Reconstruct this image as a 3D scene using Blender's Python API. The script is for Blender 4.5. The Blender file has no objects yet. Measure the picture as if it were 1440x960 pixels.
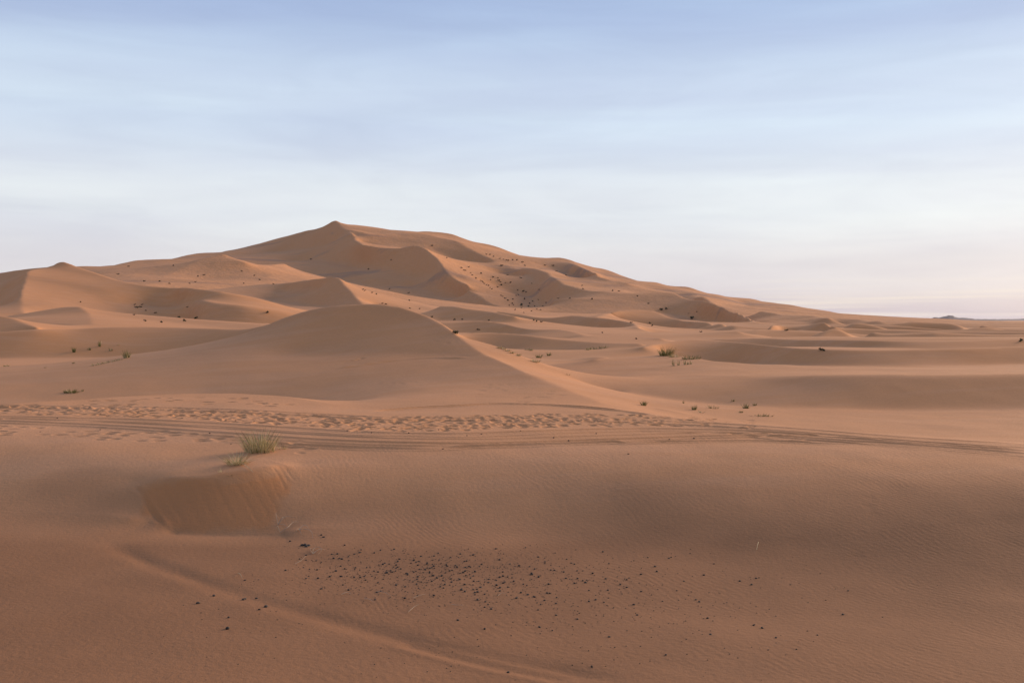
import bpy, bmesh, math, random
import numpy as np

R = math.radians
rng = np.random.default_rng(7)
random.seed(7)
scene = bpy.context.scene

# ------------------------------------------------------------------ camera
EYE = 3.3                     # eye height over the floor of the hollow (z = 0)
F = 1400.0                    # focal length in pixels of the 1440 px wide photograph
HOR = 450.0                   # row of the horizon
cam_d = bpy.data.cameras.new('camera')
cam = bpy.data.objects.new('camera', cam_d)
scene.collection.objects.link(cam)
cam.location = (0, 0, EYE)
cam.rotation_euler = (R(90), 0, 0)
cam_d.sensor_width = 36.0
cam_d.lens = 36.0 * F / 1440.0
cam_d.shift_y = -(480 - HOR) / 1440.0
cam_d.clip_start = 0.1
cam_d.clip_end = 120000
scene.camera = cam

# ------------------------------------------------------------------ light
SUN_AZ, SUN_EL = 54.0, 13.5   # degrees right of the view direction, above the horizon
world = bpy.data.worlds.new('World')
scene.world = world
world.use_nodes = True
SKY_STRENGTH = 0.1
VEIL = 1.0

def build_world():
    nt = world.node_tree
    nt.nodes.clear()
    N, L = nt.nodes.new, nt.links.new
    out = N('ShaderNodeOutputWorld')
    sky = N('ShaderNodeTexSky')
    sky.sky_type = 'NISHITA'
    sky.sun_disc = False
    sky.sun_elevation = R(SUN_EL)
    sky.sun_rotation = R(SUN_AZ)
    sky.air_density = 1.0
    sky.dust_density = 1.5
    sky.ozone_density = 2.0
    bg1 = N('ShaderNodeBackground')
    bg1.inputs['Strength'].default_value = SKY_STRENGTH
    L(sky.outputs[0], bg1.inputs['Color'])
    # thin high veil of cloud: whitest low down, bluer towards the zenith, the same all the way round
    tc = N('ShaderNodeTexCoord')
    sep = N('ShaderNodeSeparateXYZ')
    L(tc.outputs['Generated'], sep.inputs[0])
    ramp = N('ShaderNodeValToRGB')
    L(sep.outputs['Z'], ramp.inputs[0])
    cr = ramp.color_ramp
    cr.interpolation = 'EASE'
    stops = [(0.0, (0.63, 0.57, 0.62)), (0.045, (0.74, 0.71, 0.745)), (0.11, (0.79, 0.825, 0.86)),
             (0.20, (0.63, 0.725, 0.86)), (0.31, (0.42, 0.535, 0.76)), (0.6, (0.31, 0.40, 0.60)), (1.0, (0.30, 0.38, 0.56))]
    cr.elements[0].position, cr.elements[0].color = stops[0][0], (*stops[0][1], 1)
    cr.elements[1].position, cr.elements[1].color = stops[-1][0], (*stops[-1][1], 1)
    for p, c in stops[1:-1]:
        e = cr.elements.new(p); e.color = (*c, 1)
    # long soft streaks, stretched along the horizon
    mp = N('ShaderNodeMapping')
    mp.inputs['Scale'].default_value = (1.3, 1.3, 13.0)
    mp.inputs['Rotation'].default_value = (R(1.5), R(1.0), 0)
    L(tc.outputs['Generated'], mp.inputs[0])
    n1 = N('ShaderNodeTexNoise')
    n1.inputs['Scale'].default_value = 1.6
    n1.inputs['Detail'].default_value = 5
    n1.inputs['Roughness'].default_value = 0.5
    n1.inputs['Distortion'].default_value = 0.4
    L(mp.outputs[0], n1.inputs['Vector'])
    mr = N('ShaderNodeMapRange')
    mr.inputs['From Min'].default_value = 0.38
    mr.inputs['From Max'].default_value = 0.66
    mr.inputs['To Min'].default_value = 0.0
    mr.inputs['To Max'].default_value = 1.0
    L(n1.outputs['Fac'], mr.inputs['Value'])
    mix = N('ShaderNodeMix'); mix.data_type = 'RGBA'; mix.blend_type = 'MULTIPLY'
    mix.inputs['Factor'].default_value = 1.0
    tint = N('ShaderNodeMix'); tint.data_type = 'RGBA'
    tint.inputs['A'].default_value = (0.93, 0.92, 0.955, 1)
    tint.inputs['B'].default_value = (1.05, 1.05, 1.03, 1)
    L(mr.outputs[0], tint.inputs['Factor'])
    L(ramp.outputs[0], mix.inputs['A'])
    L(tint.outputs['Result'], mix.inputs['B'])
    # finer wisps
    mp2 = N('ShaderNodeMapping'); mp2.inputs['Scale'].default_value = (3.0, 3.0, 17.0); mp2.inputs['Rotation'].default_value = (R(-4), R(5), 0)
    L(tc.outputs['Generated'], mp2.inputs[0])
    n2 = N('ShaderNodeTexNoise'); n2.inputs['Scale'].default_value = 1.5; n2.inputs['Detail'].default_value = 8; n2.inputs['Roughness'].default_value = 0.58; n2.inputs['Distortion'].default_value = 1.1
    L(mp2.outputs[0], n2.inputs['Vector'])
    mr2 = N('ShaderNodeMapRange'); mr2.inputs['From Min'].default_value = 0.42; mr2.inputs['From Max'].default_value = 0.72; L(n2.outputs['Fac'], mr2.inputs['Value'])
    mx2 = N('ShaderNodeMix'); mx2.data_type = 'RGBA'; mx2.blend_type = 'MULTIPLY'
    mx2.inputs['B'].default_value = (0.86, 0.865, 0.89, 1)
    sc2 = N('ShaderNodeMath'); sc2.operation = 'MULTIPLY'; sc2.inputs[1].default_value = 0.45; L(mr2.outputs[0], sc2.inputs[0])
    L(sc2.outputs[0], mx2.inputs['Factor']); L(mix.outputs['Result'], mx2.inputs['A'])
    # pale warm bars low over the horizon
    mp3 = N('ShaderNodeMapping'); mp3.inputs['Scale'].default_value = (1.6, 1.6, 70.0); mp3.inputs['Rotation'].default_value = (R(1), R(-2.2), 0)
    L(tc.outputs['Generated'], mp3.inputs[0])
    n3 = N('ShaderNodeTexNoise'); n3.inputs['Scale'].default_value = 1.4; n3.inputs['Detail'].default_value = 4; L(mp3.outputs[0], n3.inputs['Vector'])
    mr3 = N('ShaderNodeMapRange'); mr3.inputs['From Min'].default_value = 0.52; mr3.inputs['From Max'].default_value = 0.68; L(n3.outputs['Fac'], mr3.inputs['Value'])
    lo = N('ShaderNodeMapRange'); lo.inputs['From Min'].default_value = 0.045; lo.inputs['From Max'].default_value = 0.012; L(sep.outputs['Z'], lo.inputs['Value'])
    m3 = N('ShaderNodeMath'); m3.operation = 'MULTIPLY'; L(mr3.outputs[0], m3.inputs[0]); L(lo.outputs[0], m3.inputs[1])
    mx3 = N('ShaderNodeMix'); mx3.data_type = 'RGBA'; mx3.inputs['B'].default_value = (0.86, 0.78, 0.70, 1)
    L(m3.outputs[0], mx3.inputs['Factor']); L(mx2.outputs['Result'], mx3.inputs['A'])
    mix = mx3
    bg2 = N('ShaderNodeBackground')
    bg2.inputs['Strength'].default_value = VEIL
    L(mix.outputs['Result'], bg2.inputs['Color'])
    ms = N('ShaderNodeMixShader')
    ms.inputs[0].default_value = 0.86
    L(bg1.outputs[0], ms.inputs[1])
    L(bg2.outputs[0], ms.inputs[2])
    L(ms.outputs[0], out.inputs['Surface'])
build_world()

sun_d = bpy.data.lights.new('sun', 'SUN')
sun_d.energy = 5.0
sun_d.angle = R(27)
sun_d.color = (1.0, 0.74, 0.52)
sun = bpy.data.objects.new('sun', sun_d)
scene.collection.objects.link(sun)
sun.location = (60, 10, 40)
# the lamp shines along its -Z
sun.rotation_euler = (R(90 - SUN_EL), 0, R(180 - SUN_AZ) )

scene.view_settings.view_transform = 'Standard'
scene.view_settings.look = 'None'
scene.view_settings.gamma = 1.0
scene.view_settings.exposure = 0.15
scene.view_settings.use_curve_mapping = False
scene.render.engine = 'CYCLES'
scene.cycles.max_bounces = 4
scene.cycles.volume_bounces = 0

# ------------------------------------------------------------------ survey lines of the dunes
# every line is a crest, foot or break of slope: (pixel column, pixel row, distance) or, with a
# third key 'z', (pixel column, distance, height against the eye).  sm: how rounded (0 knife edge .. 3).
LINES = []
def row(sm, pts, back=None):
    P = []
    for (px, py, D) in pts:
        tx = (px - 720) / F
        P.append((math.atan(tx), math.log(D * math.hypot(1, tx)), D * (HOR - py) / F))
    LINES.append((sm, P))
    if back:
        dz, dD = back
        Q = []
        for (px, py, D) in pts:
            tx = (px - 720) / F
            Q.append((math.atan(tx), math.log((D + dD) * math.hypot(1, tx)), D * (HOR - py) / F - dz))
        LINES.append((3, Q))
def lev(sm, pts):
    P = []
    for (px, D, z) in pts:
        tx = (px - 720) / F
        P.append((math.atan(tx), math.log(D * math.hypot(1, tx)), z))
    LINES.append((sm, P))

# hollow in front
lev(3, [(-400, 4.5, -2.35), (720, 4.5, -2.35), (1850, 4.5, -2.35)])
lev(3, [(-400, 6.5, -2.95), (720, 6.5, -2.95), (1850, 6.5, -2.95)])
lev(4, [(-400, 8.8, -3.18), (720, 8.8, -3.20), (1850, 8.8, -3.22)])
lev(4, [(-400, 11.4, -3.22), (300, 11.3, -3.27), (720, 11.3, -3.30), (1300, 10.8, -3.32), (1850, 10.5, -3.34)])
row(4, [(-400, 708, 17.2), (-100, 718, 16.7), (30, 726, 16.3), (120, 734, 16.0), (190, 741, 15.75)])
row(1, [(240, 748, 15.45), (260, 749, 15.4), (330, 752, 15.25), (385, 751, 15.2)])
row(4, [(400, 750, 15.25), (600, 746, 15.5), (750, 748, 15.4), (900, 760, 14.8), (1060, 779, 14.0), (1250, 802, 13.1), (1440, 823, 12.4), (1850, 840, 11.9)])
row(4, [(-400, 632, 19.2), (-100, 634, 19.0), (30, 640, 18.5), (120, 652, 17.8), (190, 665, 17.1)])
row(2, [(240, 669, 16.9), (300, 668, 16.8), (340, 660, 17.0), (385, 652, 17.3)])
row(4, [(420, 645, 17.7), (480, 641, 17.9), (600, 640, 17.9), (750, 640, 17.9), (900, 637, 18.0), (1100, 632, 18.2), (1300, 640, 18.0), (1440, 648, 17.8), (1850, 655, 17.6)])
# flat that carries the track
lev(4, [(-400, 21.0, -2.38), (0, 21.0, -2.36), (400, 20.8, -2.34), (700, 20.6, -2.32), (900, 20.6, -2.33), (1100, 20.3, -2.38)])
row(1, [(-400, 584, 25.0), (-100, 577, 25.8), (0, 568, 27.0), (120, 561, 28.4), (250, 555, 29.8), (330, 554, 30.0), (400, 558, 29.0), (470, 569, 27.2), (510, 574, 26.4)])
lev(3, [(-400, 33, -3.0), (0, 34, -3.02), (200, 35, -3.0), (330, 35, -2.98), (430, 33, -2.85), (490, 31, -2.65)])
row(2, [(510, 574, 26.4), (560, 573, 26.7), (620, 570, 27.0), (700, 567, 27.3), (780, 568, 27.0)])
row(1, [(780, 568, 27.0), (850, 574, 25.9), (900, 581, 24.6), (1000, 592, 23.0), (1100, 601, 21.8), (1250, 612, 20.6), (1440, 625, 19.6), (1850, 640, 18.6)])
# basin on the right and the long bank behind it
lev(4, [(930, 30, -2.82), (1000, 28, -2.85), (1100, 26, -2.9), (1250, 25, -2.95), (1440, 24, -2.98), (1850, 23, -3.0)])
row(3, [(900, 556, 36.5), (980, 566, 35.0), (1100, 572, 33.6), (1250, 574, 33.0), (1440, 576, 32.4), (1850, 578, 32.0)])
row(3, [(1000, 528, 41), (1080, 529, 38.6), (1150, 528, 36.8), (1300, 527, 36), (1440, 527, 35.8), (1850, 527, 35.8)])
row(1, [(835, 505, 52), (880, 502, 54), (940, 499, 55), (975, 503, 52.5), (1000, 508, 49.5), (1050, 511.5, 47.5), (1100, 513, 46.5), (1200, 516, 45.5), (1300, 516, 45.5), (1440, 513, 46), (1850, 510, 47)], back=(1.1, 7))
# near dune
row(2, [(-400, 528, 57), (0, 517, 55), (120, 508, 54), (180, 500, 53), (220, 495, 52.3), (300, 483, 51), (360, 465, 50), (400, 447, 49.2), (430, 437, 48.8)])
row(2, [(430, 437, 48.8), (470, 430, 48.4), (500, 428.3, 48.2), (530, 428, 48), (560, 431, 47.3)], back=(1.6, 5))
row(1, [(560, 431, 47.3), (600, 444, 45.8), (625, 457, 44.3)])
row(0, [(625, 457, 44.3), (645, 473, 42.4), (660, 485, 41), (675, 495, 39.5), (700, 506, 37.5), (740, 525, 34.5)])
row(2, [(740, 525, 34.5), (790, 545, 31.5), (850, 568, 28)])
lev(3, [(-400, 62, -3.0), (0, 61, -3.0), (200, 60, -3.0), (340, 58, -2.8), (450, 60, -2.6)])
row(1, [(645, 473, 42.8), (690, 485, 42), (720, 496, 41), (750, 508, 40), (780, 520, 39), (820, 536, 38), (870, 553, 37)])
lev(3, [(630, 55, -2.4), (690, 50, -2.7), (730, 47, -2.75), (780, 45, -2.8), (830, 43.5, -2.75)])
row(3, [(400, 500, 43.5), (460, 499, 42.6), (530, 499, 41.3), (600, 500, 40.2), (650, 503, 38.8)])
row(3, [(500, 568, 28.6), (600, 557, 30.2), (700, 548, 31.3)])
# low dunes straight behind it
row(3, [(740, 498, 74), (800, 505, 66), (850, 500, 64)])
row(2, [(640, 472, 92), (660, 467, 96), (700, 466.5, 96), (725, 468, 95), (755, 472, 93), (780, 475, 92), (817, 478.5, 90), (850, 481, 88), (905, 482, 86)], back=(1.3, 14))
row(2, [(660, 481, 93), (700, 488, 92.2), (750, 493, 88.5), (790, 496.5, 87), (840, 492, 84.3), (900, 490, 80), (930, 494, 77)])
row(1, [(600, 453, 140), (640, 452, 140), (690, 451, 138), (705, 453, 137), (727, 459, 133), (750, 462, 130), (790, 462, 128), (805, 465, 126), (820, 473, 119)], back=(2.0, 20))
row(1, [(835, 474, 118), (865, 470, 122), (900, 473, 118), (930, 476, 114)], back=(1.2, 14))
row(1, [(617, 432, 215), (638, 431.5, 212), (655, 435, 208), (680, 438, 205), (700, 441, 200), (725, 445, 195)], back=(3.0, 25))
row(2, [(617, 450, 204), (680, 451, 197), (740, 456, 186)])
row(2, [(630, 468, 135), (700, 468, 133.4), (760, 474, 122.5), (800, 477, 119)])
row(1, [(700, 440, 240), (733, 444, 232), (775, 448, 222), (803, 445, 222), (827, 446, 218), (850, 447, 212), (875, 452, 203), (892, 457, 192), (907, 463.5, 178)], back=(2.5, 30))
row(2, [(740, 460, 223), (780, 463, 214), (830, 464, 210.5), (880, 467, 193)])
# second dune, dark face to the left, bright wedge to the right
row(2, [(340, 404, 500), (380, 399, 480), (420, 395, 455), (450, 390.5, 435), (463, 388.5, 428)], back=(6, 50))
row(0, [(463, 388.5, 428), (475, 390, 420), (483, 400, 402), (495, 412, 380), (510, 428, 350), (520, 440, 325)])
row(1, [(475, 390, 424), (505, 407, 425), (545, 417, 420), (575, 423, 415), (617, 432, 400), (655, 435, 390)], back=(4, 40))
row(3, [(530, 432, 370), (560, 434, 370), (600, 440, 330), (650, 444, 290)])
row(3, [(380, 420, 440), (430, 427, 400), (470, 431, 365), (495, 434, 345)])
row(3, [(400, 408, 460), (450, 406, 425)])
# left dune with the orange face
row(1, [(-400, 412, 430), (-150, 396, 400), (0, 384.5, 360), (25, 380.5, 350), (70, 377, 338)], back=(6, 40))
row(0, [(70, 377, 338), (92, 369.5, 330), (108, 375.5, 328)], back=(8, 40))
row(1, [(108, 375.5, 328), (125, 382, 322), (150, 390, 314), (175, 396, 308), (200, 401, 303), (235, 404, 300), (270, 405.5, 290), (310, 409, 283), (360, 417, 285), (400, 428, 286), (440, 440, 286)], back=(5, 40))
row(0, [(75, 375.5, 334), (42, 381, 314), (33, 396, 294), (28, 412, 275), (31, 430, 254), (33, 441, 242)])
row(3, [(-200, 425, 360), (-80, 420, 340), (-10, 412, 300)])
row(3, [(-200, 448, 330), (-60, 446, 300), (0, 444, 270)])
row(3, [(45, 428, 258), (90, 427, 270), (150, 427, 282), (200, 428, 290), (232, 428, 294), (262, 428, 283), (295, 428, 268), (335, 430, 266), (400, 438, 270)])
row(2, [(45, 454, 236), (110, 455, 250), (200, 457, 268), (245, 456, 276), (290, 461, 256), (350, 462, 256), (420, 461, 262)])
row(1, [(-20, 450, 150), (10, 445, 158), (60, 437.5, 160), (90, 433, 158), (112, 432, 155)], back=(3, 20))
row(0, [(112, 432, 155), (122, 437, 150), (127, 447, 140), (130, 459, 124)])
row(1, [(116, 433, 156), (150, 443, 164), (180, 450, 169), (210, 457.5, 173)], back=(1.5, 12))
row(3, [(20, 456, 136), (70, 458, 130), (110, 460, 124)])
row(1, [(-300, 436, 124), (-60, 440, 120), (0, 445, 117), (15, 448, 116), (30, 455, 113), (52, 463, 108)], back=(1.2, 14))
row(2, [(-400, 472, 90), (0, 467, 91), (55, 463.8, 92), (100, 463, 94), (150, 460.5, 95), (200, 459.6, 96), (250, 460.6, 96), (300, 462.5, 94), (345, 463.5, 92), (365, 460, 90), (400, 450, 88)], back=(1.6, 14))
row(2, [(-400, 506, 86), (0, 503, 86.5), (200, 503, 88.5), (330, 498, 87.5)])
# slopes behind the left dune
row(2, [(-400, 400, 850), (0, 390, 900), (110, 375.5, 960), (150, 374, 1000), (185, 366.5, 1050), (225, 364.5, 1110), (238, 365, 1130), (262, 358.5, 1190), (300, 356, 1270), (330, 351, 1330), (350, 348, 1360)], back=(12, 150))
row(2, [(140, 382, 700), (165, 383, 690), (200, 386, 670), (228, 388, 660)])
row(1, [(228, 388, 660), (250, 380, 690), (275, 370, 720), (295, 362, 742), (313, 358, 752), (325, 364, 742), (345, 371, 722), (370, 373, 760), (400, 372, 820)])
row(3, [(285, 364, 1100), (330, 361, 1160), (370, 356, 1220)])
row(3, [(180, 378, 860), (215, 378, 880), (250, 371, 960)])
row(3, [(200, 399, 560), (260, 398, 610), (300, 391, 675), (360, 389, 680), (400, 387, 720)])
# great dune
row(1, [(350, 348, 1360), (375, 341, 1350), (400, 333, 1330), (430, 326, 1300), (455, 319, 1265)], back=(25, 180))
row(0, [(455, 319, 1265), (464, 315, 1258), (472, 310.5, 1250), (480, 315, 1255)], back=(30, 160))
row(1, [(480, 315, 1255), (500, 316, 1265), (530, 320, 1275), (560, 324.5, 1275), (600, 325, 1265), (630, 328.5, 1250), (665, 340, 1225), (700, 348, 1200), (740, 361, 1160), (765, 363, 1140), (790, 363, 1130), (805, 367, 1110), (830, 374, 1075), (860, 382.5, 1040), (880, 390, 1015), (905, 396, 990), (922, 397, 975), (945, 404, 950), (965, 403.5, 935), (985, 409, 915), (1010, 413.5, 890), (1040, 420, 860), (1055, 420, 845), (1070, 424, 830), (1110, 428, 790), (1150, 434.5, 750), (1180, 441, 720), (1210, 444, 690), (1230, 447, 660), (1260, 450, 620)], back=(14, 160))
row(0, [(473, 312, 1249), (478, 319, 1215), (484, 325, 1180), (498, 330, 1130)])
row(0, [(498, 330, 1150), (499, 338, 1090), (505, 344, 1050), (515, 347.5, 1025), (540, 349.5, 1005), (560, 350, 995), (575, 347.5, 990), (588, 347, 980), (597, 350, 966), (606, 356, 950), (613, 362, 935), (620, 373, 912), (626, 383, 893), (634, 391, 875), (648, 400, 852), (672, 415, 815), (693, 428, 780), (716, 437, 745)])
row(1, [(484, 321, 1200), (505, 326, 1160), (520, 330, 1145), (535, 329, 1160), (550, 327, 1175), (575, 327.5, 1180), (600, 329, 1175), (615, 333, 1160)])
row(0, [(615, 333, 1160), (640, 339, 1140), (660, 350, 1105), (680, 360, 1070), (692, 367, 1050)])
row(2, [(512, 342, 1110), (530, 345, 1104), (560, 346.5, 1100), (600, 346.5, 1108)])
row(2, [(612, 352, 1105), (640, 364, 1082), (670, 371, 1060), (690, 370, 1052)])
row(3, [(345, 382, 900), (380, 384, 980), (420, 387, 990), (470, 393, 960), (500, 400, 930), (540, 412, 860), (600, 424, 830), (650, 432, 800), (690, 437, 760)])
row(3, [(480, 402, 620), (540, 422, 600), (620, 436, 560), (700, 443, 520)])
row(3, [(390, 356, 1230), (430, 350, 1210), (470, 343, 1170)])
row(3, [(410, 368, 1120), (450, 367, 1085), (500, 371, 1035), (540, 378, 975), (580, 385, 940), (605, 390, 910)])
row(3, [(520, 392, 930), (570, 402, 905), (620, 412, 870), (660, 421, 835)])
row(3, [(655, 390, 885), (690, 400, 905), (725, 410, 900), (755, 425, 830), (768, 440, 720)])
row(3, [(690, 415, 820), (730, 430, 790), (750, 440, 720)])
row(3, [(650, 374, 955), (700, 383, 990), (735, 394, 960)])
row(2, [(692, 367, 1050), (715, 374, 1010), (745, 390, 940), (765, 400, 880), (787, 406, 800)])
row(1, [(733, 376, 985), (755, 379, 955), (770, 385, 915), (780, 394, 860), (797, 402, 800), (820, 407.5, 770), (850, 411, 748), (880, 413, 740), (918, 413, 735)])
row(3, [(770, 377, 1000), (800, 392, 900), (830, 402, 830), (870, 406, 790)])
row(0, [(800, 369, 1085), (808, 373, 1040), (830, 384, 958), (846, 392, 900), (882, 399, 850)])
row(2, [(775, 376, 1065), (800, 386, 1025), (825, 397, 955), (860, 404, 880)])
row(1, [(850, 388, 990), (875, 394, 950), (915, 404.5, 890)])
row(0, [(921, 397.5, 970), (930, 403, 905), (940, 409, 850), (956, 415, 775)])
row(1, [(918, 413, 735), (940, 413.5, 725), (958, 417, 700), (1000, 427, 600), (1033, 440, 520), (1058, 450, 450), (1072, 456.5, 405)], back=(3, 40))
row(2, [(773, 423, 725), (800, 420, 718), (833, 421, 708), (870, 422, 700), (910, 425, 690)])
row(2, [(770, 442, 660), (810, 441, 650), (850, 440, 645), (885, 437, 650), (920, 437, 655)])
lev(3, [(760, 480, 0.0), (820, 480, 1.0), (880, 480, 1.0)])
row(1, [(838, 446, 300), (853, 440.5, 325), (875, 437, 345), (900, 436, 350), (917, 437.5, 350), (942, 446, 340), (970, 450, 320), (1000, 455, 300), (1025, 460, 275), (1044, 464, 252)], back=(3, 30))
row(2, [(860, 451, 334), (920, 460, 331), (980, 464, 287), (1020, 468, 257)])
row(2, [(935, 439, 660), (960, 444, 640), (1010, 453, 560), (1050, 461, 448)])
row(2, [(965, 409, 840), (985, 418, 730), (998, 425, 660)])
row(2, [(1003, 414, 840), (1012, 421, 755), (1028, 429, 690)])
row(2, [(1043, 425, 800), (1062, 434, 700)])
row(1, [(1070, 437, 560), (1100, 441, 540), (1135, 444, 520), (1165, 449, 480)], back=(2.5, 40))
row(2, [(1100, 432, 720), (1130, 437, 690), (1150, 442, 650)])
row(1, [(1170, 447, 520), (1200, 449.5, 500), (1240, 453, 460)], back=(2.0, 40))
# low dunes on the right
row(2, [(940, 503, 73), (1000, 509, 73), (1100, 514, 66.5), (1250, 515, 62.6), (1440, 513, 64.3), (1850, 508, 66)])
row(2, [(960, 483, 115.5), (1050, 486, 113.6), (1110, 490, 108), (1180, 493, 97), (1300, 494, 91), (1440, 490, 93), (1850, 485, 96)])
row(2, [(1085, 470, 211), (1110, 468, 226), (1150, 468, 216)])
row(3, [(1140, 480, 149), (1190, 480, 155), (1230, 483, 145)])
row(2, [(1200, 469, 232), (1228, 472, 224)])
row(2, [(1290, 465, 308), (1320, 467, 298), (1340, 471, 260)])
row(2, [(1090, 452, 505), (1130, 455, 490), (1160, 457, 465)])
row(2, [(1180, 456, 490), (1230, 459, 450)])
row(1, [(905, 488.5, 71), (930, 483, 75), (950, 479.5, 77), (975, 477, 78), (1000, 477.5, 78), (1025, 480, 76), (1050, 482.5, 74), (1083, 487, 71), (1110, 490, 69), (1160, 492.5, 67), (1250, 493.5, 66), (1330, 492, 66), (1440, 488, 68), (1850, 484, 70)], back=(0.9, 10))
row(1, [(930, 478, 118), (970, 474.5, 120), (1017, 473, 118), (1050, 471, 118), (1077, 471, 116), (1117, 473.5, 112), (1145, 476, 108), (1180, 481, 100), (1240, 484, 95), (1320, 484.5, 94), (1440, 480, 97), (1850, 476, 100)], back=(0.9, 14))
row(1, [(905, 468, 165), (935, 467, 168), (960, 468.5, 165), (1040, 468.5, 160)], back=(1.0, 18))
row(1, [(1062, 469, 190), (1092, 459, 225), (1108, 455.5, 235), (1125, 454.5, 235), (1150, 457, 225), (1175, 461, 215)], back=(1.6, 25))
row(2, [(1115, 477, 146), (1145, 471, 157), (1178, 467, 166), (1210, 471, 158), (1255, 478, 142)], back=(1.4, 16))
row(2, [(1160, 467, 215), (1190, 462, 232), (1209, 460, 240), (1230, 462.5, 236), (1270, 468, 215)], back=(1.4, 20))
row(1, [(1225, 474, 172), (1255, 469, 185), (1285, 470.5, 182), (1330, 475, 160), (1390, 476, 152)], back=(1.0, 18))
row(2, [(1250, 459, 300), (1285, 456, 315), (1308, 455, 320), (1335, 457.5, 312), (1375, 465, 250)], back=(1.6, 30))
row(2, [(1340, 468, 236), (1392, 464.5, 250), (1425, 467, 240), (1480, 469, 225)], back=(1.2, 20))
row(1, [(1390, 457, 420), (1440, 454.5, 450), (1600, 453, 480)], back=(1.6, 40))
row(1, [(1280, 451.2, 520), (1340, 452.5, 520), (1400, 453.5, 500)], back=(1.6, 50))
# plain far behind
lev(3, [(1290, 640, -2.2), (1400, 640, -2.8), (1700, 640, -3.2)])
lev(3, [(1275, 850, -3.0), (1420, 820, -3.6), (1800, 800, -4.0)])
lev(3, [(1260, 1500, -4.5), (1500, 1500, -5), (1900, 1500, -5)])
lev(3, [(-900, 2600, -2), (-300, 2600, 2), (300, 2600, 4), (900, 2600, 0), (1400, 2000, -4), (1900, 2000, -4)])
lev(3, [(1250, 1100, -4.5), (1500, 1100, -5), (1900, 1100, -5)])
lev(3, [(-900, 5000, -6), (300, 5000, -6), (1900, 5000, -6)])

# ------------------------------------------------------------------ solve the height field (membrane through the lines)
LR0, LR1, TH = math.log(3.0), math.log(6000.0), 0.92
def base_z(lr):
    return np.interp(lr, np.log([3.0, 4.5, 6.5, 9, 14, 20, 40, 70, 150, 400, 1000, 2000, 6000]),
                     [-1.75, -2.35, -2.95, -3.2, -3.1, -2.6, -2.6, -2.4, -2.2, 0.0, 4.0, 0.0, -6.0])

def rasterize(d, vals):
    nt_, nr_ = int(2 * TH / d) + 1, int((LR1 - LR0) / d) + 1
    sw = np.zeros((nr_, nt_)); sz = np.zeros((nr_, nt_)); ss = np.zeros((nr_, nt_))
    for k, (sm, P) in enumerate(LINES):
        P = np.array(P); Zc = vals[k]
        for i in range(len(P) - 1):
            n = max(2, int(2.2 * np.hypot(*(P[i + 1, :2] - P[i, :2])) / d) + 1)
            t = np.linspace(0, 1, n)[:, None]
            q = P[i, :2] * (1 - t) + P[i + 1, :2] * t
            z = Zc[i] * (1 - t[:, 0]) + Zc[i + 1] * t[:, 0]
            c = np.rint((q[:, 0] + TH) / d).astype(int); r_ = np.rint((q[:, 1] - LR0) / d).astype(int)
            ok = (c > 0) & (c < nt_ - 1) & (r_ > 0) & (r_ < nr_ - 1)
            np.add.at(sw, (r_[ok], c[ok]), 1); np.add.at(sz, (r_[ok], c[ok]), z[ok]); np.add.at(ss, (r_[ok], c[ok]), sm)
    m = sw > 0
    sz[m] /= sw[m]; ss[m] /= sw[m]
    return m, sz, ss

def smooth_lines():
    # densify each line with a monotone-ish cubic so that crests curve instead of bending at the survey points
    out = []
    for sm, P in LINES:
        P = np.array(P)
        if len(P) < 3:
            out.append((sm, P)); continue
        s = np.concatenate([[0], np.cumsum(np.maximum(1e-6, np.hypot(np.diff(P[:, 0]), np.diff(P[:, 1]))))])
        tan = np.zeros_like(P)
        dl = np.diff(P, axis=0) / np.diff(s)[:, None]
        h = np.diff(s)
        tan[1:-1] = (dl[:-1] * h[1:, None] + dl[1:] * h[:-1, None]) / (h[:-1] + h[1:])[:, None]
        tan[0], tan[-1] = dl[0], dl[-1]
        if sm == 0: tan[:] *= 0.9
        Q = []
        for i in range(len(P) - 1):
            n = max(2, int(h[i] / 0.008) + 1)
            for t in np.linspace(0, 1, n, endpoint=False):
                a, b, c, e = 2*t**3-3*t**2+1, t**3-2*t**2+t, -2*t**3+3*t**2, t**3-t**2
                Q.append(a * P[i] + b * h[i] * tan[i] + c * P[i + 1] + e * h[i] * tan[i + 1])
        Q.append(P[-1])
        out.append((sm, np.array(Q)))
    return out
LINES = smooth_lines()

def resize(a, shp):
    r_ = np.linspace(0, a.shape[0] - 1, shp[0]); c_ = np.linspace(0, a.shape[1] - 1, shp[1])
    i = np.minimum(r_.astype(int), a.shape[0] - 2); j = np.minimum(c_.astype(int), a.shape[1] - 2)
    fr = (r_ - i)[:, None]; fc = (c_ - j)[None]
    A = a[i] * (1 - fr) + a[i + 1] * fr
    return (A[:, j] * (1 - fc) + A[:, j + 1] * fc).astype(a.dtype)

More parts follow.
